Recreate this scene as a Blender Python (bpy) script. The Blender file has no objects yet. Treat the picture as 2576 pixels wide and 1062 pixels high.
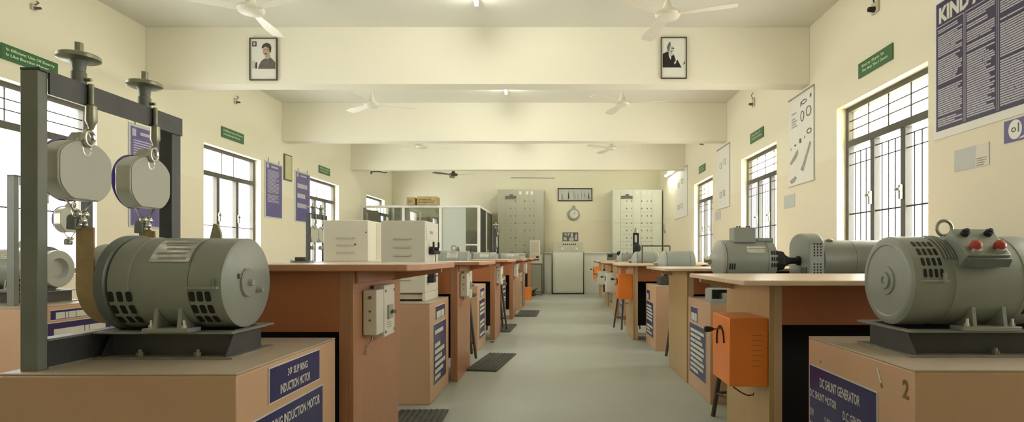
import bpy, bmesh, math, random
from mathutils import Vector, Matrix
random.seed(7)
PI = math.pi
SC = bpy.context.scene
COL = SC.collection
# ------------------------------------------------------------------ camera
F = 1425.0
EYE = 0.956
cam = bpy.data.cameras.new('camera'); co = bpy.data.objects.new('camera', cam); COL.objects.link(co)
co.location = (0, 0, EYE); co.rotation_euler = (PI/2, 0, 0)
cam.sensor_fit = 'HORIZONTAL'; cam.sensor_width = 36; cam.lens = F/2576*36
cam.shift_x = -(1406-1288)/2576; cam.shift_y = (645-531)/2576
cam.clip_start = 0.05; cam.clip_end = 100
SC.camera = co
# ------------------------------------------------------------------ exposure, sky, daylight
SC.view_settings.view_transform = 'Standard'; SC.view_settings.look = 'None'
SC.view_settings.gamma = 1; SC.view_settings.use_curve_mapping = False
SC.view_settings.exposure = 1.30
W = bpy.data.worlds.new('sky'); SC.world = W; W.use_nodes = True
bg = W.node_tree.nodes['Background']; bg.inputs[0].default_value = (1, 0.99, 0.965, 1); bg.inputs[1].default_value = 5.0
TUBE = 36.0
# ------------------------------------------------------------------ room numbers
XL, XR, YB, YF, ZC = -4.446, 2.698, 15.1, -1.4, 3.424
BEAM = 2.806
WIN_L = [1.77, 4.77, 7.77, 10.77, 13.77]  # first window is out of view, added to let in daylight
WIN_R = [1.80, 4.82, 7.70, 10.62]  # first one likewise unseen, added for its light
HW = 0.68; WZ0, WZ1 = 0.80, 2.385
for i, y in enumerate(WIN_L + WIN_R):
    l = bpy.data.lights.new('daylight', 'AREA'); l.shape = 'RECTANGLE'; l.size = WZ1-WZ0; l.size_y = 2*HW
    l.cycles.is_portal = True
    o = bpy.data.objects.new('daylight', l); COL.objects.link(o)
    left = i < len(WIN_L)
    o.location = ((XL-0.2) if left else (XR+0.2), y, (WZ0+WZ1)/2)
    o.rotation_euler = (0, -PI/2 if left else PI/2, 0)

# ------------------------------------------------------------------ materials
def mat(name, col, rough=0.5, metal=0.0, var=0.06, scale=6, bump=0.0, bscale=60, spec=0.5, coat=0.0):
    m = bpy.data.materials.new(name); m.use_nodes = True
    nt = m.node_tree; b = nt.nodes['Principled BSDF']
    b.inputs['Roughness'].default_value = rough; b.inputs['Metallic'].default_value = metal
    b.inputs['Specular IOR Level'].default_value = spec
    b.inputs['Coat Weight'].default_value = coat
    tc = nt.nodes.new('ShaderNodeTexCoord')
    n = nt.nodes.new('ShaderNodeTexNoise'); n.inputs['Scale'].default_value = scale; n.inputs['Detail'].default_value = 4
    nt.links.new(tc.outputs['Object'], n.inputs['Vector'])
    r = nt.nodes.new('ShaderNodeValToRGB')
    r.color_ramp.elements[0].position = 0.3; r.color_ramp.elements[1].position = 0.7
    r.color_ramp.elements[0].color = tuple(max(0, c*(1-var)) for c in col)+(1,)
    r.color_ramp.elements[1].color = tuple(min(1, c*(1+var)) for c in col)+(1,)
    nt.links.new(n.outputs['Fac'], r.inputs['Fac']); nt.links.new(r.outputs['Color'], b.inputs['Base Color'])
    if bump:
        n2 = nt.nodes.new('ShaderNodeTexNoise'); n2.inputs['Scale'].default_value = bscale; n2.inputs['Detail'].default_value = 3
        nt.links.new(tc.outputs['Object'], n2.inputs['Vector'])
        bp = nt.nodes.new('ShaderNodeBump'); bp.inputs['Strength'].default_value = bump; bp.inputs['Distance'].default_value = 0.01
        nt.links.new(n2.outputs['Fac'], bp.inputs['Height']); nt.links.new(bp.outputs['Normal'], b.inputs['Normal'])
    return m
def wood(name, col, var=0.12, rough=0.35, axis='Z'):
    m = mat(name, col, rough, var=var, scale=3)
    nt = m.node_tree; n = [x for x in nt.nodes if x.type == 'TEX_NOISE'][0]; tc = [x for x in nt.nodes if x.type == 'TEX_COORD'][0]
    mp = nt.nodes.new('ShaderNodeMapping'); mp.inputs['Scale'].default_value = (14, 14, 1.2) if axis == 'Z' else (1.2, 14, 14)
    nt.links.new(tc.outputs['Object'], mp.inputs['Vector']); nt.links.new(mp.outputs['Vector'], n.inputs['Vector'])
    return m
def wallmat(name, ca, cb, zsplit=1.92):
    m = mat(name, ca, 0.75, var=0.02, scale=0.7, bump=0.06, bscale=25)
    nt = m.node_tree; b = nt.nodes['Principled BSDF']
    g = nt.nodes.new('ShaderNodeNewGeometry'); s = nt.nodes.new('ShaderNodeSeparateXYZ')
    nt.links.new(g.outputs['Position'], s.inputs[0])
    c = nt.nodes.new('ShaderNodeMath'); c.operation = 'GREATER_THAN'; c.inputs[1].default_value = zsplit
    nt.links.new(s.outputs['Z'], c.inputs[0])
    mx = nt.nodes.new('ShaderNodeMix'); mx.data_type = 'RGBA'
    r = [x for x in nt.nodes if x.type == 'VALTORGB'][0]
    mx.inputs['A'].default_value = cb+(1,)
    nt.links.new(c.outputs[0], mx.inputs['Factor']); nt.links.new(r.outputs['Color'], mx.inputs['B'])
    nt.links.new(mx.outputs['Result'], b.inputs['Base Color'])
    return m
def emit(name, col, s):
    m = bpy.data.materials.new(name); m.use_nodes = True; nt = m.node_tree
    b = nt.nodes['Principled BSDF']; b.inputs['Base Color'].default_value = (0.9, 0.9, 0.9, 1)
    b.inputs['Emission Color'].default_value = col+(1,); b.inputs['Emission Strength'].default_value = s
    return m
def glassmat(name, tint=(1, 1, 1), gloss=0.08, frost=0.0):
    m = bpy.data.materials.new(name); m.use_nodes = True; nt = m.node_tree
    for n in list(nt.nodes):
        if n.type == 'BSDF_PRINCIPLED': nt.nodes.remove(n)
    out = [n for n in nt.nodes if n.type == 'OUTPUT_MATERIAL'][0]
    t = nt.nodes.new('ShaderNodeBsdfTransparent'); t.inputs[0].default_value = tint+(1,)
    g = nt.nodes.new('ShaderNodeBsdfGlossy'); g.inputs['Roughness'].default_value = 0.03
    mx = nt.nodes.new('ShaderNodeMixShader'); mx.inputs[0].default_value = gloss
    nt.links.new(t.outputs[0], mx.inputs[1]); nt.links.new(g.outputs[0], mx.inputs[2])
    last = mx
    if frost:
        d = nt.nodes.new('ShaderNodeBsdfDiffuse'); d.inputs[0].default_value = tint+(1,)
        m2 = nt.nodes.new('ShaderNodeMixShader'); m2.inputs[0].default_value = frost
        nt.links.new(mx.outputs[0], m2.inputs[1]); nt.links.new(d.outputs[0], m2.inputs[2]); last = m2
    nt.links.new(last.outputs[0], out.inputs[0])
    return m
M = dict(
    wall=wallmat('wall_paint', (0.82, 0.785, 0.605), (0.79, 0.735, 0.56)),
    beam=mat('beam_paint', (0.85, 0.825, 0.68), 0.7, var=0.015, scale=1, bump=0.04, bscale=20),
    ceil=mat('ceiling_paint', (0.75, 0.74, 0.655), 0.8, var=0.02, scale=1, bump=0.04, bscale=20),
    floor=mat('floor_concrete', (0.385, 0.42, 0.37), 0.40, var=0.07, scale=1.3, bump=0.02, bscale=8, spec=0.4),
    peach=mat('peach_laminate', (0.60, 0.375, 0.225), 0.4, var=0.04, scale=2),
    pedtop=mat('pedestal_top', (0.47, 0.385, 0.285), 0.5, var=0.08, scale=4),
    brown=mat('brown_laminate', (0.44, 0.155, 0.058), 0.45, var=0.05, scale=2),
    brownside=wood('brown_panel', (0.42, 0.20, 0.10), 0.06),
    tanside=wood('tan_panel', (0.50, 0.33, 0.14), 0.07),
    tanedge=mat('tan_edge', (0.62, 0.42, 0.25), 0.45, var=0.05),
    topL=mat('bench_top_left', (0.76, 0.68, 0.56), 0.25, var=0.05, scale=3),
    topR=wood('bench_top_right', (0.70, 0.52, 0.36), 0.04, 0.3, 'X'),
    edgeL=mat('bench_edge', (0.55, 0.26, 0.14), 0.4, var=0.05),
    black=mat('knee_shade', (0.012, 0.010, 0.009), 0.6, var=0.1),  # near black puts the shade of the knee space into the board
    machine=mat('machine_grey', (0.275, 0.295, 0.25), 0.36, var=0.06, scale=5, bump=0.03, bscale=120),
    machine2=mat('machine_grey_dark', (0.135, 0.15, 0.135), 0.4, var=0.06, scale=5),
    machine3=mat('machine_grey_light', (0.36, 0.37, 0.32), 0.4, var=0.05, scale=5),
    slot=mat('vent_dark', (0.014, 0.013, 0.010), 0.8),
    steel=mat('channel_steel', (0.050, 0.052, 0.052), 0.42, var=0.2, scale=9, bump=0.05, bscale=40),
    flange=mat('dusty_flange', (0.24, 0.22, 0.165), 0.6, var=0.25, scale=14),
    flangetop=mat('flange_grey', (0.22, 0.22, 0.19), 0.5, var=0.15, scale=14),
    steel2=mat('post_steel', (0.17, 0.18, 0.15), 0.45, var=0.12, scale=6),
    frame=mat('window_frame', (0.095, 0.092, 0.072), 0.6, var=0.08),
    bar=mat('grille_bar', (0.035, 0.032, 0.028), 0.5, var=0.1),
    chrome=mat('bright_metal', (0.62, 0.62, 0.57), 0.22, 1.0, var=0.06, scale=20),
    brass=mat('dull_metal', (0.30, 0.30, 0.22), 0.35, 0.7, var=0.15, scale=20),
    case=mat('balance_case', (0.42, 0.42, 0.34), 0.42, var=0.04, scale=4),
    caserim=mat('balance_rim', (0.52, 0.52, 0.44), 0.3, 0.5, var=0.05, scale=4),
    bluerim=mat('blue_rim', (0.075, 0.045, 0.42), 0.35, var=0.05),
    white=mat('white_paint', (0.80, 0.80, 0.74), 0.4, var=0.03),
    ivory=mat('ivory_paint', (0.72, 0.69, 0.57), 0.4, var=0.03, scale=2),
    ivory2=mat('ivory_shade', (0.56, 0.53, 0.40), 0.45, var=0.03, scale=2),
    belt=mat('canvas_belt', (0.40, 0.28, 0.13), 0.8, var=0.1, scale=30, bump=0.2, bscale=300),
    orange=mat('orange_paint', (0.90, 0.25, 0.035), 0.35, var=0.04, scale=5),
    navy=mat('navy_vinyl', (0.022, 0.020, 0.115), 0.3, var=0.1, scale=10),
    indigo=mat('indigo_print', (0.036, 0.031, 0.080), 0.35, var=0.1, scale=4),
    violet=mat('violet_print', (0.12, 0.10, 0.27), 0.3, var=0.12, scale=4),
    letter=mat('letter_white', (0.66, 0.66, 0.58), 0.5),
    lilac=mat('print_lilac', (0.48, 0.47, 0.53), 0.5),
    green=mat('green_vinyl', (0.035, 0.14, 0.045), 0.35, var=0.15, scale=6),
    mint=mat('print_mint', (0.55, 0.72, 0.50), 0.5),
    paper=mat('white_paper', (0.78, 0.78, 0.71), 0.6, var=0.02),
    greypaper=mat('grey_paper', (0.53, 0.56, 0.53), 0.6, var=0.02),
    ink=mat('ink_grey', (0.13, 0.125, 0.11), 0.6, var=0.2, scale=30),
    midink=mat('ink_mid', (0.34, 0.33, 0.28), 0.6, var=0.2, scale=30),
    skin=mat('print_skin', (0.50, 0.38, 0.28), 0.6),
    rubber=mat('black_rubber', (0.022, 0.022, 0.020), 0.75, var=0.3, scale=30, bump=0.3, bscale=80),
    darkwood=mat('dark_stool', (0.07, 0.05, 0.035), 0.5, var=0.2, scale=10),
    mat_=mat('rubber_mat', (0.075, 0.078, 0.062), 0.8, var=0.3, scale=30, bump=0.4, bscale=90),
    fanw=mat('fan_white', (0.74, 0.71, 0.58), 0.4, var=0.02),
    fanb=mat('fan_brown', (0.07, 0.055, 0.03), 0.4, var=0.1),
    cardboard=mat('cardboard', (0.42, 0.33, 0.15), 0.7, var=0.15, scale=12),
    panelgreen=mat('panel_grey_green', (0.43, 0.43, 0.33), 0.45, var=0.03, scale=2),
    panelpale=mat('panel_pale', (0.70, 0.73, 0.62), 0.45, var=0.03, scale=2),
    red=mat('red_terminal', (0.42, 0.05, 0.035), 0.35, var=0.1),
    glass=glassmat('window_glass'),
    creamglass=glassmat('transom_glass', (1.0, 0.97, 0.84), 0.05),
    partglass=glassmat('partition_glass', (0.50, 0.52, 0.44), 0.12, 0.12),
    frost=glassmat('frosted_glass', (0.62, 0.66, 0.58), 0.06, 0.85),
    darkglass=glassmat('dark_glass', (0.20, 0.21, 0.18), 0.15, 0.3),
    tube=emit('lit_tube', (1.0, 0.98, 0.86), TUBE),
    plant=mat('leaf_green', (0.05, 0.09, 0.03), 0.5, var=0.3),
    yellow=mat('photo_yellow', (0.52, 0.50, 0.26), 0.3, var=0.1),
    mark=mat('brown_marker', (0.20, 0.11, 0.03), 0.6, var=0.2),
    tarn=mat('plate_bright', (0.72, 0.72, 0.66), 0.18, 0.6, var=0.15, scale=40),
)
# ------------------------------------------------------------------ mesh helper
class MB:
    def __init__(s): s.bm = bmesh.new(); s.mi = 0
    def _f(s, vs):
        try:
            f = s.bm.faces.new(vs); f.material_index = s.mi; return f
        except ValueError: return None
    def box(s, x0, x1, y0, y1, z0, z1):
        if x0 > x1: x0, x1 = x1, x0
        if y0 > y1: y0, y1 = y1, y0
        if z0 > z1: z0, z1 = z1, z0
        v = [s.bm.verts.new(p) for p in [(x0,y0,z0),(x1,y0,z0),(x1,y1,z0),(x0,y1,z0),(x0,y0,z1),(x1,y0,z1),(x1,y1,z1),(x0,y1,z1)]]
        for q in [(0,3,2,1),(4,5,6,7),(0,1,5,4),(1,2,6,5),(2,3,7,6),(3,0,4,7)]: s._f([v[i] for i in q])
        return s
    def prism(s, pts, h0, h1, axis='Z'):
        # polygon in the plane across axis: Z -> (x,y); Y -> (x,z); X -> (y,z)
        def P(a, b, h): return {'Z': (a, b, h), 'Y': (a, h, b), 'X': (h, a, b)}[axis]
        A = [s.bm.verts.new(P(a, b, h0)) for a, b in pts]; B = [s.bm.verts.new(P(a, b, h1)) for a, b in pts]
        n = len(pts); fs = [s._f(A[::-1]), s._f(B)]
        for i in range(n): fs.append(s._f([A[i], A[(i+1) % n], B[(i+1) % n], B[i]]))
        bmesh.ops.recalc_face_normals(s.bm, faces=[f for f in fs if f]); return s
    def lathe(s, prof, c, axis='X', seg=32, a0=0.0, a1=2*PI):
        # prof: list of (h, r); axis direction from c
        full = abs(a1-a0-2*PI) < 1e-6; n = seg if full else seg+1; rings = []
        for h, r in prof:
            ring = []
            for i in range(n):
                a = a0+(a1-a0)*i/seg; u, v = max(r, 1e-5)*math.cos(a), max(r, 1e-5)*math.sin(a)
                p = {'X': (h, u, v), 'Y': (u, h, v), 'Z': (u, v, h)}[axis]
                ring.append(s.bm.verts.new((c[0]+p[0], c[1]+p[1], c[2]+p[2])))
            rings.append(ring)
        fs = []
        for A, B in zip(rings, rings[1:]):
            for i in range(n if full else n-1): fs.append(s._f([A[i], A[(i+1) % n], B[(i+1) % n], B[i]]))
        if full:
            fs.append(s._f(rings[0][::-1])); fs.append(s._f(rings[-1]))
        bmesh.ops.recalc_face_normals(s.bm, faces=[f for f in fs if f]); return s
    def cyl(s, p0, p1, r0, r1=None, seg=12):
        p0, p1 = Vector(p0), Vector(p1); r1 = r0 if r1 is None else r1
        d = (p1-p0).normalized(); u = d.orthogonal().normalized(); w = d.cross(u)
        A = [s.bm.verts.new(p0+(u*math.cos(2*PI*i/seg)+w*math.sin(2*PI*i/seg))*r0) for i in range(seg)]
        B = [s.bm.verts.new(p1+(u*math.cos(2*PI*i/seg)+w*math.sin(2*PI*i/seg))*r1) for i in range(seg)]
        fs = [s._f(A[::-1]), s._f(B)]+[s._f([A[i], A[(i+1) % seg], B[(i+1) % seg], B[i]]) for i in range(seg)]
        bmesh.ops.recalc_face_normals(s.bm, faces=[f for f in fs if f]); return s
    def tubep(s, pts, r, seg=8, closed=False):
        pts = [Vector(p) for p in pts]; rings = []; n = len(pts); prev = None
        for i, p in enumerate(pts):
            a = pts[(i-1) % n] if (closed or i > 0) else p; b = pts[(i+1) % n] if (closed or i < n-1) else p
            d = (b-a).normalized()
            u = d.orthogonal().normalized() if prev is None else (prev-d*prev.dot(d)).normalized()
            prev = u; w = d.cross(u)
            rings.append([s.bm.verts.new(p+(u*math.cos(2*PI*k/seg)+w*math.sin(2*PI*k/seg))*r) for k in range(seg)])
        fs = []
        for i in range(n if closed else n-1):
            A, B = rings[i], rings[(i+1) % n]
            for k in range(seg): fs.append(s._f([A[k], A[(k+1) % seg], B[(k+1) % seg], B[k]]))
        if not closed: fs += [s._f(rings[0][::-1]), s._f(rings[-1])]
        bmesh.ops.recalc_face_normals(s.bm, faces=[f for f in fs if f]); return s
    def sphere(s, c, r, sx=1, sy=1, sz=1, seg=16):
        m = Matrix.Translation(c) @ Matrix.Diagonal((r*sx, r*sy, r*sz, 1))
        res = bmesh.ops.create_uvsphere(s.bm, u_segments=seg, v_segments=max(6, seg//2), radius=1, matrix=m)
        for v in res['verts']:
            for f in v.link_faces: f.material_index = s.mi
        return s
    def slot(s, x0, x1, a0, a1, r, cy, cz):
        # dark patch on a drum around the X axis, painted for the shade inside a vent; a from the top towards the near side (-Y)
        ux, ua = (x1-x0), (a1-a0); pts = []
        for u, v in [(.25,0),(.75,0),(1,.12),(1,.88),(.75,1),(.25,1),(0,.88),(0,.12)]:
            a = a0+ua*v; pts.append((x0+ux*u, cy-r*math.sin(a), cz+r*math.cos(a)))
        s._f([s.bm.verts.new(p) for p in pts]); return s
    def poly(s, pts, y=0.0):
        f = s._f([s.bm.verts.new((a, y, b)) for a, b in pts])
        if f:
            f.normal_update()
            if f.normal.y > 0: f.normal_flip()
        return s
    def xf(s, m): bmesh.ops.transform(s.bm, matrix=m, verts=s.bm.verts); return s
    def build(s, name, m, parent=None, world=False, bevel=0, label=None, seg=2):
        if world and parent is not None:
            r = parent; off = Vector((0, 0, 0))
            while r is not None: off += r.location; r = r.parent
            s.xf(Matrix.Translation(-off))
        me = bpy.data.meshes.new(name); s.bm.normal_update(); s.bm.to_mesh(me); s.bm.free()
        for mm in (m if isinstance(m, (list, tuple)) else [m]): me.materials.append(mm)
        for p in me.polygons: p.use_smooth = True
        me.set_sharp_from_angle(angle=math.radians(32))
        o = bpy.data.objects.new(name, me); COL.objects.link(o); o.parent = parent
        if bevel:
            b = o.modifiers.new('bevel', 'BEVEL'); b.width = bevel; b.segments = seg; b.limit_method = 'ANGLE'; b.angle_limit = math.radians(40)
            b.harden_normals = False
        if label: o['label'] = label
        return o
def thing(name, label, cat, loc=(0, 0, 0), rotz=0, group=None):
    o = bpy.data.objects.new(name, None); COL.objects.link(o); o.location = loc; o.rotation_euler = (0, 0, rotz)
    o.empty_display_size = 0.05; o['label'] = label; o['category'] = cat
    if group: o['group'] = group
    return o
def tag(o, label, cat, group=None):
    o['label'] = label; o['category'] = cat
    if group: o['group'] = group
    return o
def struct(o, label=None):
    o['kind'] = 'structure'
    if label: o['label'] = label
    return o
def copy_tree(o, parent=None):
    c = o.copy(); COL.objects.link(c); c.parent = parent
    for ch in list(o.children): copy_tree(ch, c)
    return c
def dup(o, loc, label, group=None):
    c = copy_tree(o); c.location = loc; c['label'] = label
    if group: c['group'] = group
    return c
_tc = {}
def text_mb(txt, w=None, h=None, x=0, z=0, y=0, align='L', bold=0.0):
    # lettering in the canonical frame (x right, z up, seen from -y), fitted into w x h with its lower left at x, z
    cu = bpy.data.curves.new('lettering', 'FONT'); cu.body = txt; cu.size = 1; cu.offset = bold; cu.resolution_u = 2
    o = bpy.data.objects.new('lettering', cu); COL.objects.link(o)
    bpy.context.view_layer.update()
    dg = bpy.context.evaluated_depsgraph_get()
    me = bpy.data.meshes.new_from_object(o.evaluated_get(dg)); bpy.data.objects.remove(o)
    xs = [v.co.x for v in me.vertices]; ys = [v.co.y for v in me.vertices]
    bw, bh = max(xs)-min(xs), max(ys)-min(ys); sx = w/bw; sz = (h/bh) if h else sx
    mb = MB(); mb.bm.from_mesh(me); x0, y0 = min(xs), min(ys); bpy.data.meshes.remove(me)
    for v in mb.bm.verts: v.co = Vector((x+(v.co.x-x0)*sx, y, z+(v.co.y-y0)*sz))
    return mb
def addmb(a, b):
    me = bpy.data.meshes.new('t'); b.bm.to_mesh(me); b.bm.free(); a.bm.from_mesh(me); bpy.data.meshes.remove(me); return a
def bars(mb, x0, x1, z0, z1, rows, y, fill=0.6, words=(2, 5), seed=1, ragged=0.35):
    rnd = random.Random(seed); dz = (z1-z0)/rows
    for i in range(rows):
        if rnd.random() < 0.1 and rows > 3: continue
        zz = z1-(i+1)*dz; end = x1-(rnd.random()*ragged*(x1-x0) if rnd.random() < 0.5 else 0)
        n = rnd.randint(*words); cuts = sorted([x0, end]+[x0+(end-x0)*rnd.uniform(.12, .9) for _ in range(n-1)])
        for a, b in zip(cuts, cuts[1:]):
            if b-a > 0.02*(x1-x0): mb.poly([(a, zz), (b-0.012*(x1-x0), zz), (b-0.012*(x1-x0), zz+dz*fill), (a, zz+dz*fill)], y)
    return mb
def P(px, py, Y): return ((px-1406)*Y/F, Y, EYE+(645-py)*Y/F)
RL, RR = PI/2, -PI/2          # left wall / right wall turns of the canonical frame

# ================================================================== SETTING
def wall_side(name, x_in, x_out, ys, mm):
    mb = MB(); xs = (x_in, x_out)
    edges = [YF]
    for y in ys: edges += [y-HW, y+HW]
    edges.append(YB+0.2)
    for i in range(0, len(edges), 2): mb.box(*xs, edges[i], edges[i+1], 0, ZC+0.1)
    for y in ys:
        mb.box(*xs, y-HW, y+HW, 0, WZ0); mb.box(*xs, y-HW, y+HW, WZ1, ZC+0.1)
    bmesh.ops.remove_doubles(mb.bm, verts=mb.bm.verts, dist=1e-5)
    return struct(mb.build(name, mm))
wall_side('wall_left', XL, XL-0.23, WIN_L, M['wall'])
wall_side('wall_right', XR, XR+0.23, WIN_R, M['wall'])
struct(MB().box(XL-0.23, XR+0.23, YB, YB+0.2, 0, ZC+0.1).build('wall_back', M['wall']))
struct(MB().box(XL-0.23, XR+0.23, YF-0.2, YF, 0, ZC+0.1).build('wall_front', M['wall']))
struct(MB().box(XL-0.23, XR+0.23, YF-0.2, YB+0.2, -0.1, 0).build('floor', M['floor']))
struct(MB().box(XL-0.23, XR+0.23, YF-0.2, YB+0.2, ZC, ZC+0.12).build('ceiling', M['ceil']))
for i, y in enumerate([3.09, 6.09, 9.09, 12.09]):
    struct(MB().box(XL, XR, y, y+0.21, BEAM, ZC).build('trim_%d' % (i+1), M['beam'], bevel=0.004), 'cream plastered ceiling beam across the hall')
# windows -----------------------------------------------------------
def window(n, side, yc):
    root = bpy.data.objects.new('window_%d' % n, None); COL.objects.link(root)
    root.location = (XL-0.12 if side < 0 else XR+0.12, yc, WZ0); root.rotation_euler = (0, 0, RL if side < 0 else RR)
    struct(root, 'steel window with grilles on the %s wall' % ('left' if side < 0 else 'right'))
    w, h = HW, WZ1-WZ0; t = 0.045; tz = 1.20   # transom height in local z
    mb = MB()
    mb.box(-w, -w+t, -.03, .03, 0, h); mb.box(w-t, w, -.03, .03, 0, h); mb.box(-w+t, w-t, -.03, .03, 0, t); mb.box(-w+t, w-t, -.03, .03, h-t, h)
    mb.build('window_frame', M['frame'], root, bevel=.003)
    MB().box(-w+t, w-t, -.035, .035, tz, tz+0.065).build('transom', M['frame'], root, bevel=.003)
    for k in (-1, 1):
        MB().box(k*.225-.032, k*.225+.032, -.03, .03, t, tz).build('mullion', M['frame'], root, bevel=.003)
    # transom grille
    g = MB()
    for z in ((tz+.065+(h-t-tz-.065)*f for f in (.36, .68)) if side > 0 or yc < 6 else ()): g.cyl((-w+t, -.01, z), (w-t, -.01, z), .006, seg=6)
    for f in ((-.31, .0, .31) if side > 0 else (-.12, .16)): g.cyl((f, -.012, tz+.065), (f, -.012, h-t), .006, seg=6)
    g.build('transom_grille', M['bar'], root)
    cx = [-w+t, -.257, -.193, .193, .257, w-t]
    for a, b in ((0, 1), (2, 3), (4, 5)):
        g = MB(); x0, x1 = cx[a], cx[b]
        if side > 0:
            nb = 4
            for k in range(1, nb): g.cyl((x0+(x1-x0)*k/nb, -.012, t), (x0+(x1-x0)*k/nb, -.012, tz-.06), .0055, seg=6)
            g.cyl((x0, -.012, tz-.06), (x1, -.012, tz-.06), .0055, seg=6); g.cyl((x0, -.012, tz-.17), (x1, -.012, tz-.17), .0055, seg=6)
            g.cyl((x0, -.012, .56), (x1, -.012, .56), .008, seg=6)
            g.build('grille', M['bar'], root)
        else:
            g.cyl((x0, -.012, .56), (x1, -.012, .56), .007, seg=6); g.build('grille', M['bar'], root)
    for k in (-1, 1):
        g = MB(); g.box(k*.225-.012, k*.225+.012, -.06, -.03, .62, .74); g.box(k*.225-.05, k*.225+.012, -.07, -.055, .69, .715)
        g.build('window_latch', M['brass'], root, bevel=.002)
    MB().box(-w+t, w-t, .008, .012, t, tz).build('pane', M['glass'], root)
    MB().box(-w+t, w-t, .008, .012, tz+.065, h-t).build('pane', M['creamglass'] if side > 0 else M['glass'], root)
    return root
k = 1
for y in WIN_L: window(k, -1, y); k += 1
for y in WIN_R: window(k, 1, y); k += 1

# ================================================================== PEDESTALS
def plate(root, mx, w, h, x, z, rows=None, txt=None, seed=1, m='navy', label=None, fill=.62):
    """sign plate in canonical frame, mx brings it to the pedestal's side"""
    pl = MB().box(x-.004, x+w+.004, -.0035, 0, z-.004, z+h+.004); pl.mi = 0
    p0 = pl.xf(mx).build('sign_plate', M['letter'], root, label=label or 'navy sign plate with white print')
    MB().box(x, x+w, -.0045, -.0035, z, z+h).xf(mx).build('sign_field', M[m], p0)
    L = MB()
    if rows: bars(L, x+w*.08, x+w*.92, z+h*.06, z+h*.94, rows, -.0052, fill, (6, 9) if rows == 1 else (2, 4), seed, .5)
    for t in (txt or []): addmb(L, text_mb(t[0], t[3], t[4], x+t[1], z+t[2], -.0052, bold=t[5] if len(t) > 5 else .01))
    L.xf(mx).build('lettering', M['letter'], p0)
    return p0
def pedestal(side, xf, yn, depth, width, label, group, plates, h=0.654):
    xo = xf+side*width
    cx = (xf+xo)/2; root = thing('machine_pedestal', label, 'pedestal', (cx, yn+depth/2, 0), 0, group)
    a, b = sorted((xf-cx, xo-cx)); d = depth/2
    MB().box(a, b, -d, d, 0.0, h-.006).build('body', M['peach'], root, bevel=.004)
    MB().box(a, b, -d, d, h-.006, h).build('top', M['pedtop'], root, bevel=.002)
    # canonical frame of the aisle face: x from the edge read first
    if side < 0: mx = Matrix.Translation((xf-cx, -d, 0)) @ Matrix.Rotation(RL, 4, 'Z')
    else: mx = Matrix.Translation((xf-cx, d, 0)) @ Matrix.Rotation(RR, 4, 'Z')
    for p in plates: plate(root, mx, **p)
    return root, mx
# left aisle row: X face -0.83
sm = lambda s: [dict(w=.30, h=.085, x=.16, z=.53, rows=1, seed=s), dict(w=.40, h=.40, x=.10, z=.10, rows=8, seed=s+1)]
GL = 'pedestals along the left of the aisle'
p1, _ = pedestal(-1, -.83, 1.459, .645, .615, 'peach pedestal under the slip ring induction motor, nearest on the left', GL, [
    dict(w=.335, h=.098, x=.16, z=.535, txt=[('3Φ SLIP RING', .105, .056, .135, .026, .02), ('INDUCTION MOTOR', .06, .012, .20, .028, .02)]),
    dict(w=.46, h=.42, x=.06, z=.085, txt=[('3Φ SLIP RING INDUCTION MOTOR', .015, .365, .42, .035, .02), ('=5', .24, .315, .03, .03, .02), ('NO. OF POLES = 4', .06, .25, .26, .03, .01),
         ('OUTPUT POWER = 5 HP', .06, .19, .30, .03, .01), ('SPEED = 1440 RPM', .06, .13, .28, .03, .01)])])
pedestal(-1, -.83, 3.64, .62, .86, 'peach pedestal carrying the tall ivory control cabinet on feet', GL, sm(3))
pedestal(-1, -.82, 5.72, .62, .62, 'peach pedestal just beyond the second left bench, behind a stool leg', GL, sm(5))
pedestal(-1, -.80, 7.9, .62, .62, 'peach pedestal behind the round dark stool on the left', GL, sm(7))
pedestal(-1, -.69, 10.05, .62, .62, 'small far peach pedestal on the left beneath a dial stand', GL, sm(9))
# right aisle row
sr = lambda s: [dict(w=.20, h=.10, x=.10, z=.49, rows=1, seed=s), dict(w=.46, h=.36, x=.06, z=.11, rows=9, seed=s+1)]
GR = 'pedestals along the right of the aisle'
r1, mxr = pedestal(1, .945, 1.505, .64, 1.5, 'peach pedestal marked 2 with DC shunt generator sign, right front', GR, [
    dict(w=.445, h=.46, x=.02, z=.09, txt=[('DC SHUNT GENERATOR', .085, .395, .27, .034, .02), ('D.C SHUNT MOTOR', .005, .345, .20, .028, .015),
        ('D.C GENERATOR', .25, .325, .18, .03, .015), ('KW', .005, .275, .03, .028, .01), ('RPM', .005, .225, .05, .028, .01), ('5 KW', .12, .27, .05, .028, .01), ('1500 RPM', .12, .22, .1, .028, .01), ('220 V', .28, .24, .08, .028, .01)])])
text_mb('2', .028, .052, .588, .567, -.001, bold=.03).xf(mxr).build('painted_number', M['mark'], r1, label='brown hand painted number 2')
mk = MB(); mk.poly([(.46, .625), (.468, .626), (.488, .585), (.480, .583)], -.001)
mk.xf(mxr).build('paint_smear', M['letter'], r1, label='pale smear of old paint')
mk = MB(); mk.poly([(.480, .583), (.488, .585), (.494, .572), (.484, .570)], -.001)
for cx_, cz_, r_ in ((.10, .575, .006), (.105, .60, .0)): mk.poly([(cx_+r_*math.cos(t)*.8, cz_+r_*math.sin(t)) for t in [i*PI/4 for i in range(8)]], -.001) if r_ else None
mk.xf(mxr).build('screw_hole', M['mark'], r1)
pedestal(1, .975, 3.65, .62, 1.5, 'peach pedestal beyond the near right bench, with the open tray', GR, sr(13))
pedestal(1, .975, 5.71, .64, 1.45, 'peach pedestal beside the second right bench, with a small dark box', GR, sr(15))
pedestal(1, .90, 7.85, .62, 1.4, 'peach pedestal mostly hidden behind the orange box on the right', GR, sr(17))
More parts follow.
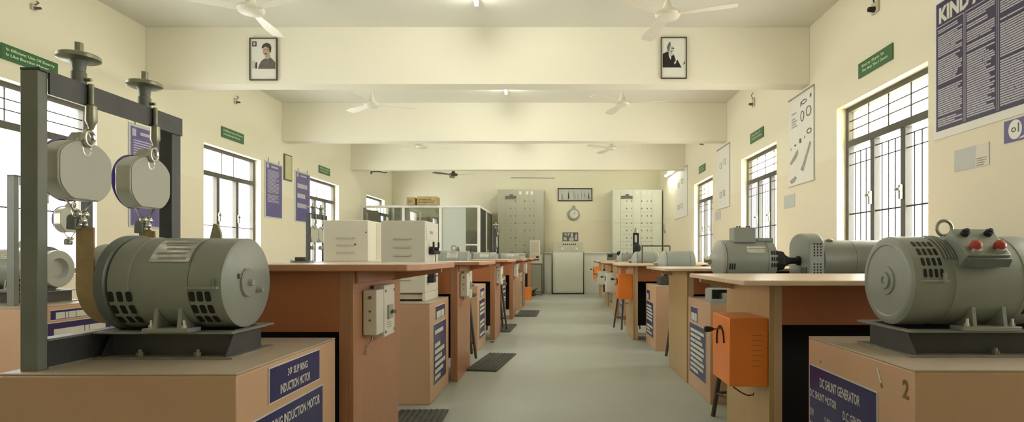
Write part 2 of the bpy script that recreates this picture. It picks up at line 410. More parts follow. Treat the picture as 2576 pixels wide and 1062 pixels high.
pedestal(1, .95, 10.0, .62, 1.3, 'far peach pedestal behind the ivory switch box on the right', GR, sr(19))
# window row on the left
GW = 'pedestals beside the left windows'
pedestal(-1, -3.10, 3.31, .66, 0.95, 'peach pedestal by the left window carrying the hollow drum machine', GW, [
    dict(w=.44, h=.056, x=.14, z=.566, rows=1, seed=2, fill=.8), dict(w=.52, h=.44, x=.12, z=.105, rows=7, seed=41, fill=.8)])
pedestal(-1, -2.72, 6.15, .75, 0.95, 'peach pedestal by the third left window under a dial frame', GW, sm(35))

# ================================================================== BENCHES
def bench(side, xp, xt, xe, yn, dpan, ytn, ytf, ztop, label, group, chamf=.05):
    root = thing('lab_bench', label, 'workbench', (xp, yn, 0), 0, group)
    s = side; th = .026 if s < 0 else .02
    if s < 0:
        pts = [(xt, ytn+chamf), (xt, ytf), (xe-.03, ytf), (xe-.03, ytn), (xt-chamf*.8, ytn)]
    else:
        pts = [(xt, ytf), (xt+.005, ytn+chamf*.3), (xt+chamf*.6, ytn), (xe+.03, ytn), (xe+.03, ytf)]
    mb = MB(); mb.prism(pts, ztop-th, ztop)
    for f in mb.bm.faces: f.material_index = 0 if abs(f.normal.z) > .5 and f.calc_center_median().z > ztop-.001 else 1
    mb.build('tabletop', [M['topL'], M['edgeL']] if s < 0 else [M['topR'], M['topR']], root, world=True, bevel=.004)
    zu = ztop-th
    side_m = M['brownside'] if s < 0 else M['tanside']
    taper = .05 if s < 0 else 0
    MB().prism([(yn, 0), (yn+dpan-taper, 0), (yn+dpan, zu), (yn, zu)], xp, xp-.02 if s < 0 else xp+.02, 'X').build('side_panel', side_m, root, world=True, bevel=.002)
    # front stile, facing the camera
    MB().box(xp-.02*(1 if s < 0 else -1), xp+s*.055, yn, yn+.02, 0, zu).build('front_stile', M['brownside'] if s < 0 else M['tanedge'], root, world=True, bevel=.002)
    a, b = xp+s*.055, xe
    MB().box(a, b, yn, yn+.02, .669, zu).build('modesty_panel', M['brown'], root, world=True)
    MB().box(a-s*.03, b, yn+dpan*.55, yn+dpan*.55+.02, .12, zu-.002).build('knee_board', M['black'], root, world=True, label='board closing the knee space, its inner shade painted in')
    MB().box(xe, xe-s*.02, yn+.021, yn+dpan, 0, zu).build('end_panel', side_m, root, world=True)
    MB().box(xp+s*.02, xe-s*.02, yn+dpan-.1, yn+dpan-.06, .10, .16).build('foot_rail', side_m, root, world=True)
    MB().prism([(xp-s*.0, zu-.055), (xt+s*.03, zu-.02), (xt+s*.03, zu), (xp, zu)], yn+dpan*.8, yn+dpan*.8+.03, 'Y').build('top_bracket', side_m, root, world=True)
    if s < 0:
        rb = MB(); rb.box(xp, xp+.012, yn+.02, yn+dpan-.02, zu-.048, zu-.002)
        rb.build('apron', M['brownside'], root, world=True, bevel=.002)
    return root
GBL, GBR = 'benches left of the aisle', 'benches right of the aisle'
xpl = [-.78, -.77, -.73, -.70, -.68, -.66]
lbl = ['brown laminate bench nearest on the left, with the big ivory switch box', 'brown bench on the left with the wide ivory cabinet standing on it', 'third brown bench on the left, behind the rubber mat and stool leg',
       'fourth brown bench on the left with a black knee space', 'fifth and small brown bench at the far left of the aisle', 'last brown bench on the left, beside the orange bin']
for i in range(6):
    yn = 2.15+2.155*i; x = xpl[i]
    bench(-1, x, [-.525, -.56, -.54, -.52, -.50, -.48][i], -1.70 if i == 0 else -1.9, yn, .64, yn-.05, yn+.70, .926 if i == 0 else .915, lbl[i], GBL)
xpr = [.88, .965, .846, .886, .93, .96]; xtr = [.684, .775, .68, .69, .74, .79]
lbr = ['tan bench nearest on the right, with the largest orange switch box', 'second tan bench on the right, with a bare side panel', 'third tan bench on the right, with the smaller orange switch box',
       'fourth tan bench on the right, with the ivory switch box', 'fifth tan bench on the right, with the grey switch box', 'farthest tan bench on the right, with a tiny orange switch box']
for i in range(6):
    yn = [2.37, 4.28, 6.45, 8.62, 10.78, 12.93][i]
    bench(1, xpr[i], xtr[i], 2.55, yn if i else 2.37, .60 if i == 0 else .70, yn-(.27 if i == 0 else .12), yn+(.60 if i == 0 else .75), .866, lbr[i], GBR)

# ================================================================== SWITCH BOXES
def left_switch(x, y, z, label):
    root = thing('switch_box', label, 'switch box', (x, y, z), 0, 'ivory switch boxes on the left benches')
    MB().box(0, .055, 0, .09, .02, .20).build('box_body', M['ivory'], root, bevel=.004)
    cv = MB().box(.012, .058, .09, .235, 0, .215).build('box_cover', M['ivory'], root, bevel=.004)
    MB().box(.058, .066, .13, .19, .07, .13).build('lever_plate', M['machine3'], cv, bevel=.002)
    MB().cyl((.064, .19, .10), (.085, .15, .10), .008).build('lever', M['brass'], cv)
    vs = MB()
    for z_ in (.035, .045, .055): vs.box(.058, .0595, .13, .185, z_, z_+.003)
    vs.build('louvre', M['midink'], cv)
    for (yy, zz) in ((.105, .19), (.105, .02), (.225, .19), (.225, .02)):
        MB().cyl((.058, yy, zz), (.0615, yy, zz), .006, seg=8).build('screw', M['brass'], cv)
    for zz in (.17, .115, .08):
        MB().cyl((.028, 0, zz), (.028, -.003, zz), .007 if zz > .15 else .0045, seg=10).build('knockout', M['mark'], root)
    MB().tubep([(.02, .06, .02), (.018, .05, -.01), (.006, .03, -.03), (.003, .02, -.06)], .004, 6).build('cable', M['brownside'], root)
    return root
gx = [('ivory two-part switch box with a lever on the nearest left bench', -.78, 2.245), ('ivory switch box on the second left bench side', -.77, 4.40), ('ivory switch box on the third left bench side', -.73, 6.56),
      ('small ivory switch box on the fourth left bench side', -.70, 8.7), ('tiny ivory switch box on the fifth left bench side', -.68, 10.85)]
s0 = left_switch(gx[0][1]+.003, gx[0][2], .622, gx[0][0])
for l, x, y in gx[1:]: dup(s0, (x+.003, y, .622), l)
def right_switch(x, y, z, m, label, w=.162, d=.26, h=.287, lever=True, fins=True):
    root = thing('switch_box', label, 'switch box', (x, y, z), 0, 'switch boxes on the right benches')
    MB().box(-w, 0, 0, d, 0, h).build('box_body', m, root, bevel=.003)
    if lever:
        ptz = [(-w-.0015, d*.5+.055*math.cos(a), h*.62+.062*math.sin(a)) for a in [PI*(-.12+1.15*i/12) for i in range(13)]]
        MB().tubep(ptz, .0045, 6).build('lever_slot', M['slot'], root)
        lv = MB().cyl((-w, d*.5, h*.80), (-w-.035, d*.46, h*.79), .004).build('lever', M['brass'], root)
        MB().lathe([(0, .004), (-.012, .011), (-.035, .014), (-.042, .010), (-.043, 0)], (-w-.033, d*.46, h*.79), 'X', 12).build('knob', M['rubber'], lv)
    if fins:
        f = MB()
        for i in range(7): f.box(-w*.42, -w*.15, -.0012, 0, h*(.30+.075*i), h*(.30+.075*i)+.0012)
        f.build('louvre', M['mark'], root)
    MB().box(0, .0, 0, .001, 0, .001) if 0 else None
    MB().tubep([(-w*.78, d*.3, 0), (-w*.75, d*.28, -.02), (-w*.55, d*.26, -.042), (-w*.40, d*.24, -.052), (-w*.25, d*.24, -.05), (-w*.24, d*.24, -.04)], .0028, 6).build('cable', M['rubber'], root)
    return root
right_switch(.879, 2.38, .408, M['orange'], 'largest orange switch box with a black lever, right bench end')
right_switch(.845, 6.5, .462, M['orange'], 'smaller orange switch box above a grey stool on the right', fins=False)
right_switch(.885, 8.66, .41, M['ivory'], 'ivory switch box between the orange and the grey ones', fins=False)
right_switch(.929, 10.8, .418, M['panelpale'], 'grey green switch box on the fifth right bench', w=.19, h=.25, fins=False)
right_switch(.959, 12.95, .43, M['orange'], 'tiny far orange switch box on the last right bench', w=.16, fins=False)

# ================================================================== MACHINES
def eyebolt(root, c, r, m, name='eye_bolt', plane='XZ'):
    mb = MB(); n = 20
    mb.tubep([(c[0]+r*math.cos(2*PI*i/n), c[1], c[2]+r+.008+r*math.sin(2*PI*i/n)) for i in range(n)], r*.22, 8, closed=True)
    mb.cyl((c[0], c[1], c[2]-.01), (c[0], c[1], c[2]+.012), r*.4)
    return mb.build(name, m, root, world=True)
def feet(root, x0, x1, cy, zb, m, near=True):
    for sgn in (-1, 1):
        mb = MB().box(x0, x1, cy+sgn*.075, cy+sgn*.135, zb, zb+.013)
        fo = mb.build('foot', m, root, world=True, bevel=.002)
        for xx in (x0+(x1-x0)*.2, x0+(x1-x0)*.72):
            rb = MB(); rb.prism([(cy+sgn*.128, zb+.012), (cy+sgn*.03, zb+.012), (cy+sgn*.03, zb+.02), (cy+sgn*.112, zb+.075), (cy+sgn*.12, zb+.07)], xx, xx+.011, 'X')
            rb.build('foot_rib', m, fo, world=True)
        for xx in (x0+.02, x1-.02):
            MB().cyl((xx, cy+sgn*.122, zb+.012), (xx, cy+sgn*.122, zb+.022), .008, seg=6).cyl((xx, cy+sgn*.122, zb+.02), (xx, cy+sgn*.122, zb+.036), .004, seg=8).build('anchor_bolt', M['tarn'], fo, world=True)
def channel_base(label, x0, x1, y0, y1, z0=.654, h=.08, extra=None, group=None):
    root = thing('channel_base', label, 'machine base', ((x0+x1)/2, (y0+y1)/2, z0), 0, group)
    def rail(p, n='rail'):
        return p.build(n, M['steel'], root, world=True, bevel=.0015)
    t = .006
    d = .045
    for (ya, s) in ((y0, 1), (y1, -1)):
        web = ya+s*d
        w_ = MB().box(x0+.02, x1-.02, web, web+s*t, z0+t, z0+h-t).build('web', M['steel'], root, world=True)
        MB().box(x0, x1, ya, web+s*t, z0+h-t, z0+h).build('top_flange', M['flangetop'], w_, world=True, bevel=.001)
        MB().box(x0, x1, ya, web+s*t, z0, z0+t).build('bottom_flange', M['flange'], w_, world=True, bevel=.001)
    for xx in (x0, x1):
        s = 1 if xx == x0 else -1; xw = xx+s*.02
        w_ = MB().box(xw, xw+s*t, y0+d+t, y1-d-t, z0+t, z0+h-t).build('end_web', M['steel'], root, world=True)
        MB().box(xx, xw+s*t, y0+d+t, y1-d-t, z0+h-t, z0+h).build('top_flange', M['flangetop'], w_, world=True)
        MB().box(xx, xw+s*t, y0+d+t, y1-d-t, z0, z0+t).build('bottom_flange', M['flange'], w_, world=True)
        g_ = MB().prism([(y0+.004, z0+t), (y0+d, z0+t), (y0+d, z0+h-t)], xw, xw+s*.004, 'X').build('gusset', M['steel'], root, world=True)
    for i in range(2):
        xb = x0+(x1-x0)*(.3+.42*i)
        MB().cyl((xb, y0+.022, z0+t), (xb, y0+.022, z0+t+.012), .011, seg=6).cyl((xb, y0+.022, z0+t), (xb, y0+.022, z0+t+.020), .005, seg=8).build('anchor_nut', M['brass'], root, world=True)
    return root
def slip_motor(label, X1, Y, zb, group=None, flip=1):
    """grey drum motor: end cap at X1, pulley side at X1 - .34 (flip=1) ; the seat is zb"""
    s = flip; r = .139; zc = zb+r+.001
    root = thing('electric_motor', label, 'motor', (X1-s*.2, Y, zb), 0, group)
    prof = [(0, 0), (0, r-.010), (-.004*s, r-.001), (-.098*s, r), (-.0985*s, r-.0025), (-.101*s, r-.0025), (-.1015*s, r), (-.27*s, r), (-.272*s, r+.002), (-.33*s, r+.002), (-.336*s, r-.006), (-.336*s, .0)]
    MB().lathe(prof, (X1, Y, zc), 'X', 64).build('body', M['machine'], root, world=True)
    # vents
    for xs, nm in (((-.035, -.058, -.081), 'end_vents'), ((-.262, -.288, -.314), 'rear_vents')):
        mb = MB()
        for i, x in enumerate(xs):
            for j in range(3):
                a = math.radians(98+j*17); mb.slot(X1+s*x, X1+s*(x-.017), a, a+math.radians(12.5), r+.0028 if nm == 'rear_vents' else r+.0012, Y, zc)
        mb.build(nm, M['slot'], root, world=True)
    feet(root, X1-.235*s if s > 0 else X1+.10, X1-.10*s if s > 0 else X1+.235, Y, zb, M['machine'])
    # name plate, top near side
    def patch(x0, x1, a0, a1, rr, n=8):
        mb = MB()
        A = [(Y-rr*math.sin(math.radians(a0+(a1-a0)*i/n)), zc+rr*math.cos(math.radians(a0+(a1-a0)*i/n))) for i in range(n+1)]
        for p, q in zip(A, A[1:]): mb._f([mb.bm.verts.new(v) for v in ((x0, *p), (x1, *p), (x1, *q), (x0, *q))])
        return mb
    patch(X1-s*.222, X1-s*.105, 24, 62, r+.002).build('name_plate', M['tarn'], root, world=True)
    q = MB()
    for i in range(5): addmb(q, patch(X1-s*(.118+.006*(i % 2)), X1-s*(.208-.01*(i % 3)), 27+i*7.2, (32 if i == 0 else 29.5)+i*7.2, r+.003, 3))
    q.build('plate_print', M['midink'], root, world=True)
    # joint clamp
    MB().box(X1-s*.010, X1-s*.095, Y-r-.012, Y-r+.004, zc-.012, zc-.005).build('band_clamp', M['machine'], root, world=True)
    MB().box(X1-s*.022, X1-s*.026, Y-r-.010, Y-r-.002, zc-.006, zc+.018).build('clamp_screw', M['steel2'], root, world=True)
    # lifting lug
    MB().prism([(X1-s*.155, zc+r-.01), (X1-s*.115, zc+r-.01), (X1-s*.118, zc+r+.02), (X1-s*.128, zc+r+.045), (X1-s*.140, zc+r+.048), (X1-s*.148, zc+r+.02)], Y+.05, Y+.06, 'Y').build('lifting_lug', M['brass'], root, world=True)
    # end boss and bolts
    MB().lathe([(0, 0), (0, .044), (s*.004, .042), (s*.004, 0)], (X1, Y, zc), 'X', 32).build('end_boss', M['machine'], root, world=True)
    arc = [(X1+s*.005, Y-.046*math.cos(a), zc+.046*math.sin(a)) for a in [math.radians(-70+150*i/12) for i in range(13)]]
    MB().tubep(arc, .0022, 6).build('wire_clip', M['chrome'], root, world=True)
    MB().cyl((X1, Y, zc), (X1+s*.016, Y, zc), .013, .009, 6).build('shaft_bolt', M['machine3'], root, world=True)
    MB().cyl((X1, Y+.05, zc-.025), (X1+s*.020, Y+.05, zc-.025), .012, .007, 6).build('cap_bolt', M['machine3'], root, world=True)
    MB().prism([(Y-.060, zc+.03), (Y-.035, zc+.022), (Y-.060, zc+.014)], X1, X1+s*.006, 'X').build('pointer', M['machine2'], root, world=True)
    # pulley and brake drum
    pu = X1-s*.336
    MB().lathe([(0, 0), (0, .140), (-.004*s, .147), (-.030*s, .147), (-.034*s, .141), (-.034*s, 0)], (pu, Y, zc), 'X', 56).build('pulley_flange', M['machine2'], root, world=True)
    dr = MB().lathe([(-.034*s, 0), (-.034*s, .121), (-.100*s, .121), (-.104*s, .118), (-.104*s, .07), (-.075*s, .055), (-.075*s, 0)], (pu, Y, zc), 'X', 48)
    dr.build('brake_drum', M['machine3'], root, world=True)
    return root
def brake_frame(label, X, Y0, Y1, z0=.654, ztop=1.446, base=True, group='dial frames on the left pedestals', dark=False):
    root = thing('brake_gantry', label, 'steel frame', (X, (Y0+Y1)/2, z0), 0, group); t = .007
    def chan(y0, y1, nm, s):
        mb = MB(); w = .023
        mb.box(X-w, X+w, y0, y1, z0, ztop)
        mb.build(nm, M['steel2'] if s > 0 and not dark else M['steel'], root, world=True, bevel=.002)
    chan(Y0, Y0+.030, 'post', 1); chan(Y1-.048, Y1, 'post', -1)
    MB().box(X+.023, X+.029, Y0+.030, Y1, ztop-.056, ztop).box(X-.023, X+.029, Y0, Y1, ztop, ztop+.006).build('top_beam', M['steel'], root, world=True)
    if base:
        mb = MB().box(X+.016, X+.023, Y0+.030, Y1-.048, z0+.006, z0+.075).build('base_rail', M['steel'], root, world=True)
        MB().box(X-.02, X+.026, Y0+.030, Y1-.048, z0+.075, z0+.081).build('rail_flange', M['flangetop'], mb, world=True)
        MB().box(X-.02, X+.026, Y0+.030, Y1-.048, z0, z0+.006).build('rail_flange', M['flange'], mb, world=True)
    return root
def spring_balance(label, X, Y, zt=1.452, side=1, group='dial spring balances'):
    """zt top of the beam; dial back faces +X when side=1"""
    root = thing('spring_balance', label, 'spring balance', (X, Y, 1.2), 0, group)
    zc = 1.205
    hw = MB().lathe([(0, 0), (0, .046), (.004, .053), (.013, .053), (.017, .048), (.019, 0)], (X, Y, zt+.070), 'Z', 32).build('handwheel', M['brass'], root, world=True)
    MB().cyl((X, Y, zt+.09), (X, Y, zt+.122), .011, seg=14).build('screw_end', M['brass'], hw, world=True)
    MB().lathe([(0, .019), (.036, .019), (.038, .016), (.060, .018), (.070, .024), (.072, .0)], (X, Y, zt), 'Z', 24).build('collar', M['steel2'], root, world=True)
    MB().cyl((X+.02, Y, zt+.015), (X+.036, Y, zt+.015), .005, seg=8).build('set_screw', M['brass'], root, world=True)
    MB().cyl((X+.036, Y, zt+.002), (X+.036, Y, zt-.055), .007, seg=10).lathe([(-.055, .008), (-.062, .014), (-.105, .015), (-.118, .009), (-.13, .005)], (X+.036, Y, zt), 'Z', 16).build('screw_rod', M['brass'], root, world=True)
    mb = MB(); n = 14
    mb.tubep([(X+.030, Y+.017*math.cos(a), zt-.155+.022*math.sin(a)) for a in [2*PI*i/n for i in range(n)]], .006, 8, closed=True)
    mb.tubep([(X+.02, Y+.014*math.cos(a), zt-.185+.020*math.sin(a)) for a in [2*PI*i/n for i in range(n)]], .005, 8, closed=True)
    mb.build('shackle', M['chrome'], root, world=True)
    R = .100; pts = []
    for i in range(40):
        a = 2*PI*i/40; y, z = R*math.cos(a), R*math.sin(a)
        z = max(-.087, z); y = max(-.092, min(.092, y))
        if z > .035: z = .035+(z-.035)*.78
        if z < -.05: y = math.copysign(min(abs(y), .092-(abs(z)-.05)*.42), y)
        pts.append((Y+y, zc+z))
    MB().prism(pts, X-.028*side, X+.022*side, 'X').build('dial_case', M['caserim'], root, world=True, bevel=.004)
    pts2 = [(Y+(p[0]-Y)*.965, zc+(p[1]-zc)*.965) for p in pts]
    MB().prism(pts2, X+.0221*side, X+.0245*side, 'X').build('back_plate', M['case'], root, world=True)
    MB().prism([(Y-.035, zc+.078), (Y+.035, zc+.078), (Y+.013, zc+.108), (Y-.013, zc+.108)], X-.010, X+.018, 'X').build('neck', M['case'], root, world=True)
    MB().lathe([(0, 0), (0, .090), (-.012*side, .091), (-.016*side, .086), (-.016*side, 0)], (X-.028*side, Y, zc), 'X', 40).build('dial_bezel', M['bluerim'], root, world=True)
    df = MB().lathe([(0, 0), (0, .080), (-.001*side, .080), (-.001*side, 0)], (X-.0445*side, Y, zc), 'X', 36).build('dial_face', M['white'], root, world=True)
    MB().prism([(Y-.006, zc-.02), (Y+.006, zc-.02), (Y+.001, zc+.06), (Y-.001, zc+.06)], X-.0455*side, X-.047*side, 'X').cyl((X-.0455*side, Y, zc), (X-.05*side, Y, zc), .006).build('pointer', M['slot'], df, world=True)
    mb = MB(); mb.tubep([(X, Y-.045, zc-.085), (X, Y-.012, zc-.125), (X, Y, zc-.13)], .003, 6).tubep([(X, Y+.045, zc-.085), (X, Y+.012, zc-.125), (X, Y, zc-.13)], .003, 6)
    mb.sphere((X+.006, Y-.012, zc-.128), .012).sphere((X+.006, Y+.012, zc-.128), .012).sphere((X+.01, Y, zc-.146), .012)
    lh = mb.build('lower_hook', M['chrome'], root, world=True)
    MB().prism([(Y-.020, zc-.172), (Y+.020, zc-.172), (Y+.020, zc-.140), (Y+.012, zc-.128), (Y-.012, zc-.128), (Y-.020, zc-.140)], X-.022, X+.006, 'X').build('belt_clamp', M['steel2'], lh, world=True, bevel=.003)
    for dy in (-.009, .010): MB().sphere((X+.010, Y+dy, zc-.158), .007).build('clamp_bolt', M['chrome'], lh, world=True)
    return root
def belt(label, X0, X1, Y, zc, r, ztop):
    out = []
    pts = [(Y-r, ztop)]+[(Y-r*math.cos(a), zc-r*math.sin(a)) for a in [PI*i/28 for i in range(29)]]+[(Y+r, ztop)]
    mb = MB(); th = .005
    inner = [(Y-r+th if p[1] >= zc and p[0] < Y else (Y+r-th if p[1] >= zc else Y+(p[0]-Y)*(r-th)/r), p[1] if p[1] >= zc else zc+(p[1]-zc)*(r-th)/r) for p in pts]
    A = [[mb.bm.verts.new((x, p[0], p[1])) for p in L] for x in (X0, X1) for L in (pts, inner)]
    o0, i0, o1, i1 = A
    fs = []
    for k in range(len(pts)-1):
        fs += [mb._f([o0[k], o0[k+1], o1[k+1], o1[k]]), mb._f([i0[k], i1[k], i1[k+1], i0[k+1]]), mb._f([o0[k], i0[k], i0[k+1], o0[k+1]]), mb._f([o1[k], o1[k+1], i1[k+1], i1[k]])]
    for k in (0, -1): fs.append(mb._f([o0[k], o1[k], i1[k], i0[k]]))
    bmesh.ops.recalc_face_normals(mb.bm, faces=[f for f in fs if f])
    return tag(mb.build('brake_belt', M['belt']), label, 'belt')
# --- set one, left front
YM = 1.77
channel_base('dark steel channel base under the left front motor', -1.362, -.955, 1.655, 1.90)
slip_motor('large grey green slip ring motor on the left front pedestal', -.97, YM, .734)
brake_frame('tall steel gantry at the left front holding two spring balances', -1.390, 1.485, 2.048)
spring_balance('nearer spring balance hanging over the left front motor', -1.390, 1.64)
spring_balance('farther spring balance on the left front gantry', -1.390, 1.90)
belt('tan canvas brake belt looped under the left front motor drum', -1.402, -1.350, YM, .734+.140, .1265, 1.04)
# --- set two, by the window
channel_base('dark channel base on the window side pedestal', -3.95, -3.26, 3.56, 3.86, group=None)
mw = slip_motor('dark grey motor with a hollow drum end beside the left window', -3.72, 3.72, .734, flip=-1)
brake_frame('steel gantry standing by the nearest left window', -3.33, 3.44, 4.02, base=False)
spring_balance('white spring balance by the left window, behind the near gantry post', -3.31, 3.83)
# --- set three
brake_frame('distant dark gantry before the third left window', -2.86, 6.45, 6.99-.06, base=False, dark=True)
spring_balance('nearer pale balance on the gantry before the third left window', -2.86, 6.58)
spring_balance('farther pale balance on the gantry before the third left window', -2.86, 6.80)
channel_base('steel base of the gantry before the third left window', -3.45, -2.90, 6.5, 6.76)
# --- motors of pedestals 3, 4, 5
for (xx, yy, l, l2) in ((-.95, 6.03, 'grey motor with an eye ring behind the second left bench', 'steel base under the motor with the eye ring'),
                       (-.90, 8.21, 'pale grey motor low behind the third left bench', 'steel base behind the third left bench'),
                       (-.725, 10.36, 'grey motor at the foot of the far dial stand', 'steel base of the motor at the far dial stand')):
    channel_base(l2, xx-.40, xx+.015, yy-.12, yy+.12)
    slip_motor(l, xx, yy, .734, group='grey motors on the left pedestals')
ring = [o for o in COL.objects if o.get('label', '').startswith('grey motor with an eye ring')][0]
eyebolt(ring, (-1.12, 6.03, 1.01), .026, M['brass'])
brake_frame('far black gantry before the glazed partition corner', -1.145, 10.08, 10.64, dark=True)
spring_balance('white balance on the far gantry before the partition corner', -1.145, 10.30)

# --- right front motor
def right_motor_big():
    Y = 1.815; zb = .734; r = .139; zc = zb+r+.006; X0 = 1.05
    root = thing('electric_motor', 'big grey DC generator with red terminals on the right front pedestal', 'motor', (1.25, Y, zb))
    prof = [(0, 0), (0, .110), (-.003, .114), (-.003, .126), (.0, .131), (.006, r), (.02, r+.001), (.10, r+.001), (.102, r-.003), (.125, r-.003), (.127, r), (.33, r), (.332, r+.002), (.40, r+.002), (.425, r-.008), (.445, r-.035), (.45, .05), (.45, 0)]
    MB().lathe(prof, (X0, Y, zc), 'X', 64).build('body', M['machine'], root, world=True)
    MB().lathe([(0, 0), (0, .046), (-.005, .044), (-.005, .028), (-.011, .026), (-.011, .012), (-.007, .010), (-.007, 0)], (X0, Y, zc), 'X', 32).build('bearing_cap', M['machine'], root, world=True)
    mb = MB()
    for i in range(4):
        for j in range(4):
            a = math.radians(30+j*14.5); x = X0+.030+.0165*i; mb.slot(x, x+.010, a, a+math.radians(10.5), r+.0022, Y, zc)
    mb.build('front_vents', M['slot'], root, world=True)
    mb = MB()
    for i in range(4):
        for j in range(2):
            a = math.radians(103+j*18); x = X0+.345+.0165*i; mb.slot(x, x+.009, a, a+math.radians(13), r+.0032, Y, zc)
    mb.build('rear_vents', M['slot'], root, world=True)
    # band with slats near side
    MB().box(X0+.02, X0+.105, Y-r-.006, Y-r+.01, zc+.002, zc+.007).build('band_lip', M['machine3'], root, world=True)
    MB().box(X0+.085, X0+.092, Y-r-.010, Y-r, zc-.0, zc+.028).build('band_clamp', M['machine3'], root, world=True)
    bb = MB()
    for i in range(4):
        x = X0+.105+.009*i; bb.lathe([(x, r+.0005), (x, r+.005), (x+.004, r+.005), (x+.004, r+.0005)], (0, Y, zc), 'X', 20, math.radians(95), math.radians(150))
    bb.build('cooling_ribs', M['machine'], root, world=True)
    # terminal box tilted at the top near side
    a = math.radians(47)
    m = Matrix.Translation((X0+.205, Y, zc)) @ Matrix.Rotation(a, 4, 'X')
    tb = MB().prism([(-.055, r-.02), (.055, r-.02), (.055, r+.038), (-.055, r+.038)], -.064, .064, 'X'); tb.xf(m @ Matrix.Identity(4))
    t = tb.build('terminal_box', M['machine'], root, world=True, bevel=.004)
    MB().prism([(-.075, r+.006), (-.055, r+.006), (-.055, r+.030), (-.066, r+.034)], -.064, .064, 'X').xf(m).build('box_lid', M['machine2'], t, world=True, bevel=.002)
    for sx in (-.035, .035):
        for yy, mm, nm in ((.030, 'rubber', 'terminal_black'), (-.028, 'red', 'terminal_red')):
            k = MB().cyl((sx, yy, r+.036), (sx, yy, r+.052), .011, seg=14).cyl((sx, yy, r+.052), (sx, yy, r+.060), .006, seg=8)
            if yy < 0: k.lathe([(0, .012), (.006, .016), (.018, .015), (.026, .008), (.027, 0)], (sx, yy, r+.040), 'Z', 14)
            k.xf(m).build('terminal', M[mm], t, world=True, label='red terminal cap' if mm == 'red' else 'black terminal post')
    for sx in (-.035, .035): MB().box(sx-.012, sx+.012, -.048, -.036, r+.036, r+.05).xf(m).build('lug_tag', M['tarn'], t, world=True)
    eyebolt(root, (X0+.185, Y-.0, zc+r-.004), .024, M['brass'])
    feet(root, X0+.150, X0+.325, Y, zb, M['machine'])
    for xx in (X0+.19, X0+.27):
        MB().lathe([(0, 0), (0, .010), (.02, .007), (.022, 0)], (xx, Y-.10, zc-.072), 'Z', 10).build('drain_plug', M['machine3'], root, world=True)
    MB().cyl((X0+.45, Y, zc), (X0+.49, Y, zc), .022, seg=18).build('shaft', M['chrome'], root, world=True)
    # coupled machine beyond the frame edge
    r2 = thing('electric_motor', 'grey machine cut by the right edge of the photo', 'motor', (X0+.75, Y, zb))
    MB().lathe([(.56, 0), (.56, .06), (.565, .128), (.58, .135), (.85, .135), (.87, .10), (.87, 0)], (X0-.07, Y, zc), 'X', 48).build('body', M['machine'], r2, world=True)
    mb = MB()
    for i in range(3):
        for j in range(2):
            a = math.radians(70+j*18); mb.slot(X0+.52+.0165*i, X0+.53+.0165*i, a, a+math.radians(12), .1365, Y, zc)
    mb.build('vents', M['slot'], r2, world=True)
    feet(r2, X0+.56, X0+.72, Y, zb, M['machine'])
right_motor_big()
channel_base('dusty steel channel base under the right front generator', 1.045, 1.95, 1.685, 1.985)
# --- second right pedestal: motor, coupling, perforated guard, cylinder
def mid_motor(label, X0, Y, L, r=.142, zb=.782, detail=True, group='grey motors on the right pedestals'):
    zc = zb+r+.004
    root = thing('electric_motor', label, 'motor', (X0+L/2, Y, zb), 0, group)
    MB().lathe([(.0, 0), (.0, .04), (.03, r*.70), (.055, r*.98), (.075, r*.985), (.08, r*.93)], (X0-.08, Y, zc), 'X', 40).build('end_bell', M['machine3'], root, world=True)
    MB().lathe([(0, 0), (0, r*.95), (.005, r), (L*.80, r), (L*.801, r-.003), (L*.815, r-.003), (L*.82, r), (L-.01, r*.985), (L, r*.9), (L, 0)], (X0, Y, zc), 'X', 56).build('body', M['machine'], root, world=True)
    MB().lathe([(0, 0), (0, .030), (-.02, .028), (-.022, .018), (-.045, .016), (-.045, 0)], (X0-.08, Y, zc-.0), 'X', 20).build('shaft_end', M['chrome'], root, world=True)
    MB().box(X0+.02, X0+L-.02, Y-.11, Y+.11, zb, zb+.02).build('foot', M['machine'], root, world=True, bevel=.003)
    if detail:
        mb = MB()
        for i in range(3): mb.slot(X0+.012+.016*i, X0+.022+.016*i, math.radians(98), math.radians(116), r+.0015, Y, zc)
        mb.build('lower_vents', M['slot'], root, world=True)
        mb = MB()
        for i in range(3):
            for j in range(3): mb.slot(X0+L*.86+.016*i, X0+L*.86+.010+.016*i, math.radians(63+j*17), math.radians(75+j*17), r+.0018, Y, zc)
        mb.build('end_vents', M['slot'], root, world=True)
        tb = MB().box(X0+.06, X0+.21, Y-.085, Y+.03, zc+r-.02, zc+r+.085).build('terminal_box', M['machine'], root, world=True, bevel=.004)
        for x in (.10, .118, .165, .185): MB().cyl((X0+x, Y-.02, zc+r+.084), (X0+x, Y-.02, zc+r+.098), .005, seg=8).build('terminal', M['slot'], tb, world=True)
        MB().box(X0+.23, X0+L-.005, Y-.06, Y+.02, zc+r-.012, zc+r+.014).build('top_cover', M['machine'], root, world=True, bevel=.004)
        mb = MB(); n = 6
        for a0, a1, x0, x1 in ((48, 55, .135, .26), (57, 69, .135, .26)):
            for i in range(n):
                p = math.radians(a0+(a1-a0)*i/n); q = math.radians(a0+(a1-a0)*(i+1)/n)
                mb._f([mb.bm.verts.new(v) for v in ((X0+x0, Y-(r+.002)*math.sin(p), zc+(r+.002)*math.cos(p)), (X0+x1, Y-(r+.002)*math.sin(p), zc+(r+.002)*math.cos(p)), (X0+x1, Y-(r+.002)*math.sin(q), zc+(r+.002)*math.cos(q)), (X0+x0, Y-(r+.002)*math.sin(q), zc+(r+.002)*math.cos(q)))])
        mb.build('name_plate', M['tarn'], root, world=True)
    return root
YR = 3.98
